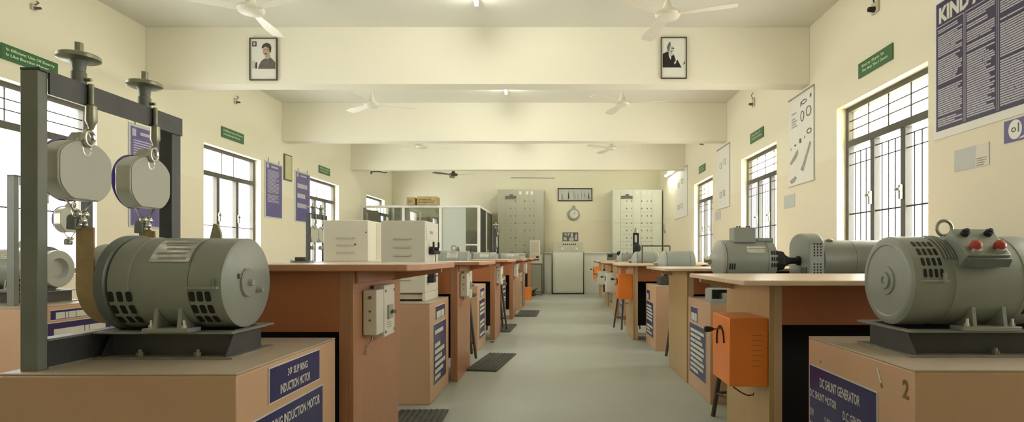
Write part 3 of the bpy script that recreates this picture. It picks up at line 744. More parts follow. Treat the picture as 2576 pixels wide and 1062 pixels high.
tag(MB().box(1.10, 2.40, YR-.14, YR+.14, .654, .782).build('channel_base', M['steel'], bevel=.003), 'steel bed under the coupled motor and perforated guard', 'machine base')
mid_motor('grey motor with an upright terminal box beyond the near right bench', 1.145, YR, .345)
cp = MB().lathe([(0, .02), (.0, .04), (.01, .062), (.045, .072), (.075, .068), (.09, .045), (.13, .024), (.180, .022), (.181, .034), (.194, .034)], (1.492, YR, .925), 'X', 9)
tag(cp.build('shaft_coupling', M['rubber']), 'black knobbly shaft coupling between the motor and the perforated guard', 'coupling')
g = thing('belt_guard', 'arched grey sheet metal guard with square holes on its side', 'machine guard', (1.73, YR, .782))
pts = [(-.15, 0), (.185, 0), (.185, .235)]+[(.0175+.1675*math.cos(a), .235+.10*math.sin(a)) for a in [PI*i/14 for i in range(1, 14)]]+[(-.15, .235)]
MB().prism([(YR+a, .782+b) for a, b in pts], 1.69, 1.80, 'X').build('guard_shell', M['machine'], g, world=True, bevel=.01)
mb = MB()
for i in range(3):
    for j in range(13):
        if j in (6, 7): continue
        x, z = 1.722+.022*i, .80+.0195*j; mb.poly([(x, z), (x+.010, z), (x+.010, z+.011), (x, z+.011)], YR-.1508)
mb.build('punched_holes', M['slot'], g, world=True)
mb = MB().box(1.682, 1.690, YR-.12, YR-.04, .82, .88); mb.build('hinge_plate', M['machine2'], g, world=True)
g2 = thing('electric_motor', 'long plain grey cylinder machine behind the right front generator', 'motor', (2.1, YR, .782), 0, 'grey motors on the right pedestals')
MB().lathe([(0, 0), (0, .13), (.005, .142), (.218, .142), (.219, .139), (.222, .139), (.223, .142), (.48, .142), (.50, .12), (.50, 0)], (1.802, YR, .927), 'X', 48).build('body', M['machine'], g2, world=True)
MB().box(1.84, 2.28, YR-.1, YR+.1, .782, .802).build('foot', M['machine'], g2, world=True)
MB().sphere((1.88, YR-.04, 1.066), .022, 1.2, 1, .6, 10).build('lifting_plug', M['brass'], g2, world=True)
mid_motor('grey motor beyond the second right bench', 1.13, 6.03, .30, r=.135, zb=.74, detail=False)
tag(MB().box(1.06, 1.9, 5.92, 6.14, .654, .74).build('channel_base', M['steel'], bevel=.003), 'steel bed beyond the second right bench', 'machine base')
tag(MB().lathe([(0, 0), (0, .055), (.05, .068), (.09, .060), (.12, .035), (.13, .0)], (1.555, 6.03, .74), 'Z', 20).xf(Matrix.Identity(4)).build('black_pot', M['rubber']), 'black domed cap standing right of the middle right motor', 'machine cap')
mid_motor('grey motor with a white end ring beyond the third right bench', 1.12, 8.16, .30, r=.135, zb=.75, detail=False)
tag(MB().box(1.0, 1.7, 8.04, 8.28, .654, .75).build('channel_base', M['steel'], bevel=.003), 'steel bed beyond the third right bench', 'machine base')
mid_motor('small grey motor with white fittings beyond the fourth right bench', 1.14, 10.3, .24, r=.13, zb=.745, detail=False)
tag(MB().box(1.0, 1.7, 10.18, 10.42, .654, .745).build('channel_base', M['steel'], bevel=.003), 'steel bed beyond the fourth right bench', 'machine base')
w = thing('terminal_block', 'white terminal fittings on top of the small far motor', 'terminal block', (1.2, 10.3, 1.01))
for i, (x, s_) in enumerate(((1.12, .03), (1.18, .045), (1.25, .035), (1.32, .03))): MB().box(x, x+s_, 10.25, 10.31, 1.002, 1.012+s_).build('terminal', M['white'], w, world=True, bevel=.004)
d = thing('meter_box', 'dark meter box at the far end of the right benches', 'meter', (1.20, 12.2+.95, .866))
MB().box(1.12, 1.34, 13.1, 13.25, .866, 1.03).build('body', M['machine2'], d, world=True, bevel=.006)
MB().box(1.14, 1.24, 13.092, 13.1, .94, 1.0).build('meter_window', M['slot'], d, world=True)
MB().sphere((1.42, 13.2, 1.02), .075, 1, .8, .8).cyl((1.42, 13.2, .866), (1.42, 13.2, 1.0), .02).build('hand_wheel', M['rubber'], d, world=True)
# inverted U bar and dark column on pedestal four
u = MB(); u.tubep([(1.62-.45, 7.95, .655), (1.17, 7.95, 1.095), (1.175, 7.95, 1.102), (1.555, 7.95, 1.102), (1.56, 7.95, 1.095), (1.56, 7.95, .655)], .010, 8)
tag(u.build('load_frame', M['darkwood']), 'thin brown inverted U bar behind the third right bench', 'metal frame')
c = thing('test_column', 'dark upright instrument column before the pale tall panel', 'instrument', (1.365, 10.0+.08, .654))
MB().box(1.32, 1.42, 10.05, 10.12, .654, 1.37).build('column', M['slot'], c, world=True, bevel=.004)
MB().cyl((1.37, 10.085, 1.37), (1.37, 10.085, 1.43), .035, .025).sphere((1.37, 10.085, 1.44), .022).build('column_cap', M['brass'], c, world=True)
MB().box(1.345, 1.385, 10.044, 10.05, 1.20, 1.33).build('scale_plate', M['greypaper'], c, world=True)
MB().sphere((1.38, 10.02, 1.10), .075, 1, .5, 1.1).build('dial', M['rubber'], c, world=True)
# open trays
def tray(label, x, y, z, w_, d_, h_, m, inner=True):
    r = thing('open_tray', label, 'tray', (x, y, z))
    mb = MB(); t = .006
    mb.box(0, w_, 0, d_, 0, t); mb.box(0, t, 0, d_, t, h_); mb.box(w_-t, w_, 0, d_, t, h_); mb.box(t, w_-t, d_-t, d_, t, h_); mb.box(t, w_-t, 0, t, t, h_*.3); mb.box(t, w_-t, 0, d_-t, h_, h_+t)
    mb.build('shell', m, r, bevel=.001)
    if inner: MB().box(w_*.55, w_-t-.002, .01, d_-.03, t, h_*.75).build('inner_bin', m, r, bevel=.008)
    return r
tray('grey green open tray on the second right pedestal', 0.985, 3.665, .654, .135, .15, .085, M['machine3'])
tray('small dark open box on the third right pedestal', 1.27, 5.73, .654, .12, .15, .085, M['machine2'])

# ================================================================== IVORY CABINETS
def cabinet(label, x0, x1, y0, y1, z0, z1, vents, feet_=True, side=True):
    r = thing('control_cabinet', label, 'cabinet', ((x0+x1)/2, (y0+y1)/2, z0), 0, 'ivory control cabinets'); zf = z0+(.055 if feet_ else 0)
    MB().box(x0, x1, y0, y1, zf, z1).build('body', M['ivory'], r, world=True, bevel=.005)
    if feet_:
        for xx in (x0, x1-.02): MB().box(xx, xx+.02, y0, y1, z0, zf).build('foot', M['ivory'], r, world=True, bevel=.002)
        MB().box(x0+.02, x1-.02, y0+.02, y0+.03, z0+.012, z0+.045).build('foot_rail', M['ivory2'], r, world=True)
    for (a, b, z) in vents:
        MB().prism([(y0, z+.007), (y0-.010, z-.003), (y0-.010, z-.006), (y0, z-.006)], x0+a, x0+b, 'X').build('louvre', M['ivory2'], r, world=True)
    if side:
        sd = MB().box(x1, x1+.003, y0+.02, y1-.02, zf+.36, z1-.03).build('side_plate', M['ivory'], r, world=True, label='ivory control plate')
        MB().box(x1, x1+.004, y0+.12, y0+.22, z1-.085, z1-.065).build('label_strip', M['midink'], r, world=True)
        for yy, zz in ((y0+.12, z1-.19), (y0+.28, z1-.19)):
            MB().cyl((x1+.003, yy, zz), (x1+.03, yy, zz), .017, seg=14).cyl((x1+.03, yy, zz+.01), (x1+.03, yy, zz+.05), .007).build('knob', M['rubber'], r, world=True)
        MB().box(x1+.003, x1+.04, y0+.10, y0+.30, z1-.225, z1-.20).build('handle_bar', M['rubber'], r, world=True, bevel=.006)
        MB().tubep([(x1+.02, y0+.22, z1-.22), (x1+.022, y0+.23, z1-.32), (x1+.015, y0+.23, z1-.38)], .003, 6).build('cord', M['rubber'], r, world=True)
        MB().prism([(y0+.05, z1-.42), (y0+.14, z1-.42), (y0+.10, z1-.31)], x1+.003, x1+.045, 'X').build('plug', M['rubber'], r, world=True, bevel=.004)
        for yy in (y0+.10, y0+.30):
            MB().box(x1, x1+.004, yy, yy+.07, zf+.13, zf+.17).build('meter', M['midink'], r, world=True)
        MB().box(x1, x1+.008, y0+.06, y1-.05, zf+.10, zf+.108).build('side_shelf', M['slot'], r, world=True)
    return r
cabinet('ivory control cabinet on feet standing on the second left pedestal', -1.197, -.897, 3.80, 4.21, .654, 1.196,
        [(.085, .20, 1.075), (.085, .20, 1.018), (.085, .20, .962), (.085, .20, .80)])
cabinet('wider ivory cabinet left of the footed one, on the second left bench', -1.85, -1.50, 4.45, 4.80, .915, 1.24, [(.10, .24, 1.10), (.10, .24, 1.043), (.10, .24, .985)], False, False)
cb = [o for o in COL.objects if o.get('label', '').startswith('wider ivory')][0]
MB().cyl((-1.60, 4.45, 1.05), (-1.60, 4.444, 1.05), .006, seg=8).build('lock', M['slot'], cb, world=True)
MB().cyl((-1.515, 4.45, 1.145), (-1.515, 4.444, 1.145), .005, seg=8).build('screw', M['slot'], cb, world=True)
MB().box(-1.50, -1.498, 4.65, 4.79, .93, 1.23).build('side_door', M['ivory2'], cb, world=True)
# terminal block on near bench
t = thing('terminal_block', 'small socket block on the far edge of the nearest left bench', 'terminal block', (-1.225, 2.72, .926))
MB().box(-1.27, -1.19, 2.70, 2.75, .926, .935).build('block_base', M['steel2'], t, world=True)
for x in (-1.262, -1.244, -1.226): MB().box(x, x+.013, 2.705, 2.725, .935, .952).build('socket', M['darkwood'], t, world=True, bevel=.002)
MB().sphere((-1.285, 2.72, .933), .008).build('knob', M['white'], t, world=True)
tag(MB().box(-1.50, -1.30, 2.30, 2.308, .926, .929).build('steel_ruler', M['slot']), 'thin dark rod lying on the nearest left bench', 'rod')

# ================================================================== STOOLS AND MATS
def stool(label, x, y, h=.60, rot=.3):
    r = thing('lab_stool', label, 'stool', (x, y, 0), rot, 'dark stools along the aisle')
    MB().lathe([(0, 0), (0, .145), (.008, .155), (.028, .155), (.034, .148), (.034, 0)], (0, 0, h-.034), 'Z', 28).build('seat', M['darkwood'], r)
    for k in range(4):
        a = PI/4+k*PI/2; c_, s_ = math.cos(a), math.sin(a)
        MB().cyl((c_*.10, s_*.10, h-.034), (c_*.185, s_*.185, 0), .016, .013, 8).build('leg', M['darkwood'], r)
    rg = MB(); q = [(math.cos(PI/4+k*PI/2)*.165, math.sin(PI/4+k*PI/2)*.165, .14) for k in range(4)]
    for a, b in zip(q, q[1:]+q[:1]): rg.cyl(a, b, .009, seg=6)
    rg.build('rung', M['darkwood'], r)
    return r
st = stool('dark round stool in the gap before the fourth left pedestal', -.835, 7.38, rot=.3); st.location.z = .015
dup(st, (-.93, 5.32, .012), 'dark stool whose leg stands on the ribbed mat, left')
dup(st, (1.085, 3.30, 0), 'dark stool hidden behind the largest orange switch box')
dup(st, (.90, 7.52, 0), 'dark stool under the smaller orange box on the right')
dup(st, (1.19, 5.34, 0), 'dark stool behind the second right bench panel')
def rubber_mat(label, x, y, w_, d_, rot):
    r = thing('rubber_mat', label, 'mat', (x, y, 0), rot, 'black rubber mats on the floor')
    MB().box(-w_/2, w_/2, -d_/2, d_/2, 0, .010).build('sheet', M['mat_'], r, bevel=.003)
    mb = MB(); n = int(w_/.035)
    for i in range(n): 
        xx = -w_/2+.012+i*(w_-.02)/n; mb.box(xx, xx+.014, -d_/2+.01, d_/2-.01, .010, .015)
    mb.build('ribs', M['mat_'], r)
    return r
rubber_mat('rubber mat before the nearest left bench, cut by the bottom edge', -.82, 3.20, .30, .60, .04)
rubber_mat('widest ribbed rubber mat, under a stool leg on the left', -.60, 5.12, .27, .84, -.12)
rubber_mat('rubber mat at the foot of the round stool, left', -.73, 7.52, .26, .80, -.03)
rubber_mat('farthest rubber mat on the left, near the fourth bench', -.515, 9.45, .34, .95, -.02)
tag(MB().lathe([(0, 0), (0, .02), (.008, .022), (.01, 0)], (-.69, 6.3, 0), 'Z', 12).xf(Matrix.Translation((-.05, 0, 0))).build('bottle_cap', M['rubber']), 'tiny black cap lying on the floor beside the left row', 'cap')
ob = thing('orange_bin', 'orange box standing on the floor at the far left bench', 'bin', (-.69, 12.45, 0), 0)
MB().prism([(-.085, -.08), (.085, -.08), (.085, .08), (-.085, .08)], 0, .26).build('bin_body', M['orange'], ob, bevel=.004)
MB().box(-.09, .09, -.085, .085, .26, .28).build('bin_lid', M['orange'], ob, bevel=.003)

# ================================================================== BACK OF THE HALL
def tall_panel(label, x0, x1, y0, y1, ztop, m):
    r = thing('switchboard_panel', label, 'switchboard', ((x0+x1)/2, (y0+y1)/2, 0), 0, 'tall switchboards at the back wall')
    MB().box(x0, x1, y0, y1, 0, ztop).build('housing', m, r, world=True, bevel=.004)
    W_ = x1-x0; fx = lambda f: x0+W_*f
    ln = MB()
    for f in (.16, .41, .57, .80): ln.box(fx(f)-.003, fx(f)+.003, y0-.002, y0, .9, ztop-.03)
    for k in range(9):
        z = ztop-.58-.19*k
        if z > .5: ln.box(fx(.16), fx(.41), y0-.002, y0, z-.003, z+.003); ln.box(fx(.57), fx(.80), y0-.002, y0, z-.003, z+.003) if k % 2 == 0 else None
    ln.box(x0, x1, y0-.002, y0, ztop-.865, ztop-.859)
    ln.build('door_seams', M['midink'], r, world=True)
    MB().box(fx(.17), fx(.40), y0-.02, y0, ztop-.235, ztop-.165).box(fx(.26), fx(.33), y0-.02, y0, ztop-.165, ztop-.12).build('main_breaker', M['ink'], r, world=True, label='dark main breaker')
    n = 0
    for k in range(8):
        for f in (.285, .385, .59, .70, .78):
            z = ztop-.27-.19*k-.03
            if z < 1.0: continue
            MB().box(fx(f)-.010, fx(f)+.010, y0-.008, y0, z-.020, z+.020).build('breaker', M['ink'] if (n % 3) else M['midink'], r, world=True); n += 1
    for f in (.49, .64, .74): MB().box(fx(f)-.03, fx(f)+.03, y0-.012, y0, ztop-.13, ztop-.05).build('meter', M['white'], r, world=True)
    return r
tall_panel('tall grey green switchboard left of the long framed picture', -1.58, -.39, 14.62, 15.09, 2.68, M['panelgreen'])
tall_panel('tall pale switchboard at the back right corner', 1.39, 2.66, 14.62, 15.09, 2.68, M['panelpale'])
# control desk
dk = thing('control_desk', 'pale grey control desk centred against the back wall', 'control desk', (.2, 14.5, 0))
MB().box(-.15, .61, 14.30, 14.75, 0.02, 1.06).build('desk_body', M['panelpale'], dk, world=True, bevel=.01)
MB().prism([(14.30, 1.06), (14.75, 1.06), (14.75, 1.32), (14.42, 1.32)], -.15, .61, 'X').build('sloping_console', M['panelgreen'], dk, world=True, bevel=.006)
MB().box(-.11, .57, 14.292, 14.30, .06, 1.0).build('desk_door', M['panelpale'], dk, world=True, bevel=.004)
for i in range(7):
    x = .10+.05*i; MB().box(x, x+.03, 14.385, 14.40, 1.245, 1.275).build('push_button', M['slot'], dk, world=True)
for x in (.06, .42): MB().box(x, x+.06, 14.32, 14.36, 1.12, 1.18).build('gauge', M['white'], dk, world=True)
MB().box(-.18, .64, 14.27, 14.78, 0, .02).build('plinth', M['slot'], dk, world=True)
# counters
def counter(label, x0, x1, z=1.06, y0=14.62, y1=15.08):
    r = thing('wall_counter', label, 'counter', ((x0+x1)/2, 14.8, 0), 0, 'white counters at the back wall')
    MB().box(x0, x1, y0, y1, 0, z-.03).build('base', M['white'], r, world=True, bevel=.003)
    MB().box(x0-.0, x1+.0, y0-.04, y1+.01, z-.03, z).build('worktop', M['white'], r, world=True, bevel=.004)
    return r
counter('white counter to the left of the control desk', -.38, -.19)
counter('low white counter before the left tall switchboard', -1.50, -.83, 1.03, 14.05, 14.55)
counter('white counter to the right of the control desk', .65, 1.34)
# stand with glass front, cabinet on it
sg = thing('low_cabinet', 'low green glazed cabinet with dark frame left of the desk', 'cabinet', (-.6, 14.2, 0))
MB().box(-.80, -.42, 13.95, 14.45, .02, .76).build('carcass', M['panelgreen'], sg, world=True)
fr = MB()
for x in (-.81, -.425): fr.box(x, x+.018, 13.935, 13.95, 0, .78)
for z in (.07, .765): fr.box(-.81, -.407, 13.935, 13.95, z, z+.015)
fr.build('door_frame', M['ink'], sg, world=True)
MB().cyl((-.77, 13.95, .38), (-.77, 13.925, .38), .012).build('door_knob', M['slot'], sg, world=True)
MB().box(-.81, -.41, 13.93, 14.46, .78, .80).build('top', M['panelpale'], sg, world=True)
cc = thing('small_cabinet', 'cream box with a dark socket on the green glazed cabinet', 'box', (-.6, 14.2, .80))
MB().box(-.74, -.42, 14.0, 14.4, .80, 1.0).build('box_body', M['ivory2'], cc, world=True, bevel=.004)
MB().box(-.56, -.50, 13.99, 14.0, .86, .96).build('socket', M['slot'], cc, world=True)
m2 = thing('monitor', 'cream square cabinet stacked above the socket box', 'box', (-.6, 14.2, 1.0))
MB().box(-.72, -.47, 14.02, 14.35, 1.0, 1.35).build('case', M['ivory'], m2, world=True, bevel=.006)
MB().box(-.69, -.50, 14.01, 14.02, 1.04, 1.32).build('door', M['ivory2'], m2, world=True)
pl = thing('potted_plant', 'tiny green plant on the floor by the green glazed cabinet', 'plant', (-.62, 13.7, 0))
MB().lathe([(0, 0), (0, .05), (.06, .065), (.06, 0)], (-.62, 13.7, 0), 'Z', 14).build('pot', M['darkwood'], pl, world=True)
lf = MB(); rnd = random.Random(4)
for i in range(16):
    a = rnd.uniform(0, 6.28); q = .10+rnd.random()*.06; h = .10+rnd.random()*.12
    x, y = -.62+q*math.cos(a), 13.7+q*math.sin(a)*.6; b = Vector((-.62, 13.7, .06)); tpt = Vector((x, y, h)); sd = Vector((-math.sin(a), math.cos(a), 0))*.02
    mid = (b+tpt)/2+Vector((0, 0, .03))
    lf._f([lf.bm.verts.new(v) for v in (b, mid-sd, tpt, mid+sd)])
lf.build('foliage', M['plant'], pl, world=True)
# wall pictures back
def flat(name, label, cat, x, y, z, rot, w_, h_, m, t=.004, group=None, bname='sheet'):
    r = thing(name, label, cat, (x, y, z), rot, group)
    MB().box(0, w_, -t, 0, 0, h_).build(bname, m, r)
    return r
fp = thing('framed_picture', 'long horizontal framed drawing above the control desk', 'picture', (P(1403, 506, 15.1)[0], 15.1, P(0, 506, 15.1)[2]))
fw, fh = 87*15.1/F, 32*15.1/F
mb = MB(); mb.box(0, fw, -.03, 0, 0, .022); mb.box(0, fw, -.03, 0, fh-.022, fh); mb.box(0, .022, -.03, 0, .022, fh-.022); mb.box(fw-.022, fw, -.03, 0, .022, fh-.022)
mb.build('picture_frame', M['slot'], fp)
MB().box(.022, fw-.022, -.015, 0, .022, fh-.022).build('picture_sheet', M['greypaper'], fp)
mb = MB()
for x, w_, h_, z in ((.09, .07, .14, .04), (.26, .05, .18, .06), (.28, .025, .22, .06), (.42, .03, .22, .05), (.47, .02, .14, .06), (.52, .04, .16, .05), (.62, .03, .20, .07), (.69, .06, .12, .09), (.80, .05, .14, .06), (.82, .02, .20, .06)): mb.poly([(x, z), (x+w_, z), (x+w_*.6, z+h_), (x+w_*.2, z+h_)], -.016)
mb.poly([(.08, .035), (.86, .035), (.86, .04), (.08, .04)], -.016)
mb.build('drawing', M['midink'], fp)
cl = thing('round_device', 'round grey device of a printed chart, built solid below the long picture', 'gauge', (P(1443, 540, 15.1)[0], 15.1, P(0, 540, 15.1)[2]))  # print of a round device, modelled as a solid dial shape
MB().lathe([(0, 0), (0, .16), (-.03, .16), (-.045, .14), (-.045, .0)], (0, 0, 0), 'Y', 32).build('rim', M['machine3'], cl)
MB().lathe([(0, 0), (0, .11), (-.002, .11), (-.002, 0)], (0.01, -.045, .01), 'Y', 32).build('face', M['paper'], cl)
MB().prism([(-.06, .13), (.06, .13), (.035, .24), (-.035, .24)], -.02, 0, 'Y').build('hanger', M['machine3'], cl)
mb = MB(); mb.prism([(0.005, 0), (.015, 0), (.04, .07), (.035, .075)], -.051, -.048, 'Y'); mb.build('pointer', M['ink'], cl)
ps = flat('small_poster', 'small dark and white poster right above the control desk', 'poster', P(1415, 608, 15.1)[0], 15.1, P(0, 607, 15.1)[2], 0, .42, .235, M['ink'])
mb = MB()
for q in ([(.03, .02), (.12, .02), (.11, .09), (.03, .12)], [(.03, .20), (.12, .12), (.10, .21)], [(.15, .13), (.20, .21), (.13, .21)], [(.22, .10), (.28, .10), (.27, .22), (.22, .21)], [(.17, .01), (.30, .01), (.30, .09), (.17, .09)], [(.33, .03), (.39, .03), (.39, .21), (.34, .16)]): mb.poly(q, -.0046)
mb.build('poster_print', M['greypaper'], ps)
tag(MB().cyl((-1.28, 15.085, 3.05), (-.11, 15.085, 3.04), .010, seg=8).build('conduit', M['midink']), 'thin conduit line high on the back wall', 'conduit')
tag(MB().tubep([(2.675, 14.35+.1*math.cos(a)*.6, 1.63+.085*math.sin(a)) for a in [PI+PI*i/10 for i in range(11)]]+[(2.675, 14.41, 1.78)], .010, 6).build('wall_hook', M['midink']), 'small J shaped hook on the right wall beside the pale switchboard', 'hook')
# partition
YP = 12.7; xs0 = XL+.002; xs1 = P(1208, 0, YP)[0]; zt_ = P(0, 517, YP)[2]
pt = thing('glazed_partition', 'white framed glazed cabin partition at the back left', 'partition', ((xs0+xs1)/2, YP, 0))
def fbox(nm, a, b, y0, y1, z0, z1, m): return MB().box(a, b, y0, y1, z0, z1).build(nm, m, pt, world=True, bevel=.003)
fbox('top_rail', xs0, xs1, YP-.03, YP+.03, zt_-.05, zt_, M['white'])
xm = [P(p, 0, YP)[0] for p in (1012, 1105)]
for x in [xs0, xm[0], xm[1], xs1-.06]: fbox('frame_post', x, x+.06, YP-.03, YP+.03, 0, zt_-.05, M['white'])
fbox('sill_rail', xs0+.06, xs1-.06, YP-.025, YP+.025, .86, .92, M['white'])
fbox('lower_board', xs0+.06, xs1-.06, YP-.02, YP+.02, 0, .86, M['ivory'])
for a, b, m in ((xs0+.06, xm[0], 'partglass'), (xm[0]+.06, xm[1], 'partglass')): fbox('pane', a, b, YP-.006, YP+.006, .92, zt_-.05, M[m])
xf_ = P(1172, 0, YP)[0]
fbox('frosted_pane', xm[1]+.06, xf_, YP-.006, YP+.006, .92, zt_-.05, M['frost'])
fbox('pane', xf_, xs1-.06, YP-.006, YP+.006, .92, zt_-.05, M['partglass'])
fbox('glazing_bar', xf_, xs1-.06, YP-.015, YP+.015, 1.20, 1.23, M['white'])
fbox('side_top_rail', xs1-.05, xs1, YP+.03, YB-.002, zt_-.05, zt_, M['white'])
fbox('side_post', xs1-.05, xs1, 13.85, 13.93, 0, zt_-.05, M['white'])
fbox('side_pane', xs1-.03, xs1-.02, YP+.03, 13.85, .92, zt_-.05, M['darkglass'])
fbox('side_pane', xs1-.03, xs1-.02, 13.93, YB-.002, .92, zt_-.05, M['partglass'])
fbox('side_board', xs1-.04, xs1-.01, YP+.03, YB-.002, 0, .92, M['ivory'])
cu = thing('steel_cupboard', 'dark grey cupboard inside the glazed partition by its left end', 'cupboard', (-4.0, 13.0, 0))
MB().box(-4.36, -3.92, 12.95, 13.4, 0, 2.0).build('body', M['machine2'], cu, world=True)
MB().box(-4.14, -4.135, 12.94, 12.95, .1, 1.95).build('door_seam', M['slot'], cu, world=True)
cu = thing('steel_cupboard', 'wide grey cupboard with pale papers inside the glazed partition', 'cupboard', (-3.0, 13.6, 0))
MB().box(-3.55, -2.72, 13.9, 14.3, 0, 1.92).build('body', M['machine2'], cu, world=True)
for i in range(5):
    x = -3.42+.13*i; MB().box(x, x+.09, 13.88, 13.9, 1.50, 1.80-.03*(i % 2)).build('paper', M['ivory'], cu, world=True)
cu = thing('steel_cupboard', 'low dark cupboard behind the right pane of the partition', 'cupboard', (-2.0, 13.5, 0))
MB().box(-2.38, -1.96, 13.3, 13.7, 0, 1.15).build('body', M['machine2'], cu, world=True)
MB().box(-2.3, -1.98, 13.32, 13.6, 1.15, 1.55).build('top_box', M['greypaper'], cu, world=True)
for (p0, p1, top, l) in ((1027, 1048, 498, 'smaller cardboard carton on top of the glazed partition'), (1053, 1102, 496, 'larger cardboard carton with writing on the glazed partition')):
    a, b = P(p0, 0, YP)[0], P(p1, 0, YP)[0]; zz = P(0, top, YP)[2]
    r = thing('cardboard_carton', l, 'carton', ((a+b)/2, YP, zt_), 0, 'cartons on the glazed partition')
    MB().box(a, b, YP-.15, YP+.2, zt_, zz).build('carton', M['cardboard'], r, world=True, bevel=.008)
    mb = MB(); bars(mb, a+.03, b-.03, zt_+.04, zz-.04, 3, YP-.1506, .5, (1, 3), int(p0)); mb.build('carton_print', M['mark'], r, world=True)
    MB().box((a+b)/2-.02, (a+b)/2+.02, YP-.15, YP+.2, zz, zz+.002).build('packing_tape', M['yellow'], r, world=True)
# ================================================================== FANS AND LAMPS
def fan(label, x, y, m, angs, z=3.05, group='ceiling fans'):
    r = thing('ceiling_fan', label, 'ceiling fan', (x, y, z), 0, group)
    MB().cyl((0, 0, .07), (0, 0, ZC-z), .011).build('down_rod', m, r)
    MB().lathe([(0, .05), (-.02, .05), (-.07, .02), (-.075, 0)], (0, 0, ZC-z), 'Z', 20).build('canopy', m, r)
    MB().lathe([(-.045, 0), (-.045, .05), (-.03, .095), (-.005, .11), (.02, .10), (.035, .05), (.06, .042), (.14, .014), (.15, 0)], (0, 0, 0), 'Z', 28).build('motor_hub', m, r)
    for a in angs:
        a = math.radians(a); mb = MB(); n = 8; tw = math.radians(12)
        L, R_ = [], []
        for i in range(n+1):
            t_ = i/n; rr = .10+.48*t_; wd = .035+.03*min(1, t_*1.6)-.012*max(0, t_-.8)/.2
            for sgn, ls in ((-1, L), (1, R_)):
                ls.append((rr, sgn*wd, -.005+sgn*wd*math.sin(tw)*(1-.3*t_)))
        up = [Vector(p) for p in L]+[Vector(p) for p in R_[::-1]]
        th = .004
        A = [mb.bm.verts.new(v) for v in L]; B = [mb.bm.verts.new(v) for v in R_]
        A2 = [mb.bm.verts.new((v[0], v[1], v[2]-th)) for v in L]; B2 = [mb.bm.verts.new((v[0], v[1], v[2]-th)) for v in R_]
        fs = []
        for i in range(n): fs += [mb._f([A[i], A[i+1], B[i+1], B[i]]), mb._f([A2[i], B2[i], B2[i+1], A2[i+1]]), mb._f([A[i], A2[i], A2[i+1], A[i+1]]), mb._f([B[i], B[i+1], B2[i+1], B2[i]])]
        fs += [mb._f([A[0], B[0], B2[0], A2[0]]), mb._f([A[n], A2[n], B2[n], B[n]])]
        bmesh.ops.recalc_face_normals(mb.bm, faces=[f for f in fs if f])
        mb.xf(Matrix.Rotation(a, 4, 'Z')); mb.build('blade', m, r)
    return r
fan('white ceiling fan at the top left of the photo', -2.61, 4.8, M['fanw'], (95, 215, 335))
fan('white ceiling fan at the top right, before the first beam', .94, 4.9, M['fanw'], (100, 220, 340))
fan('white ceiling fan on the left between the first two beams', -2.58, 7.8, M['fanw'], (20, 140, 260))
fan('white ceiling fan on the right between the first two beams', .87, 7.75, M['fanw'], (105, 222, 345))
fan('white ceiling fan on the left beyond the second beam', -2.6, 10.75, M['fanw'], (25, 145, 265), z=3.045)
fan('white ceiling fan on the right beyond the second beam', 1.0, 10.9, M['fanw'], (110, 215, 340), z=3.04)
fan('dark brown ceiling fan hanging over the glazed partition', -2.6, 13.95, M['fanb'], (345, 105, 225), z=2.97)
wb = thing('blade_stand_in', 'dark curved arm high on the left wall, in place of a fan blade tip', 'bracket', (XL, 13.4, 2.94))  # stand-in for the tip of a dark fan blade
MB().box(XL, XL+.015, 13.37, 13.43, 2.90, 2.98).build('stand_in_plate', M['fanb'], wb, world=True)
MB().tubep([(XL+.01, 13.4, 2.95), (XL+.12, 13.4, 2.965), (XL+.24, 13.4, 2.955), (XL+.32, 13.4, 2.93), (XL+.36, 13.4, 2.935), (XL+.38, 13.4, 2.955)], .012, 8).build('stand_in_arm', M['fanb'], wb, world=True)
def tubelight(label, x, y0, y1, z, wall=False):
    r = thing('tube_light', label, 'lamp', (x, (y0+y1)/2, z), 0, 'tube lights')
    if not wall:
        MB().box(x-.025, x+.025, y0, y1, z+.02, ZC).build('batten', M['white'], r, world=True, bevel=.003)
        for y in (y0, y1-.02): MB().box(x-.018, x+.018, y, y+.02, z-.018, z+.02).build('lamp_holder', M['white'], r, world=True)
    else:
        MB().box(x+.02, XR, y0, y1, z-.025, z+.025).build('batten', M['white'], r, world=True, bevel=.003)
        for y in (y0, y1-.02): MB().box(x-.018, x+.02, y, y+.02, z-.018, z+.018).build('lamp_holder', M['white'], r, world=True)
    MB().cyl((x, y0+.02, z), (x, y1-.02, z), .016, seg=12).build('tube', M['tube'], r, world=True)
tubelight('lit ceiling tube light at the top centre of the photo', -.79, 4.24, 5.44, 3.37)
tubelight('lit ceiling tube light between the first two beams', -.78, 7.2, 8.4, 3.37)
tubelight('lit ceiling tube light hidden beyond the second beam', -.78, 10.2, 11.4, 3.37)
tubelight('lit tube light on the right wall near the back corner', 2.62, 12.75, 13.95, 2.93, True)
tubelight('lit ceiling tube light over the glazed cabin bay', -.78, 13.0, 14.2, 3.37)

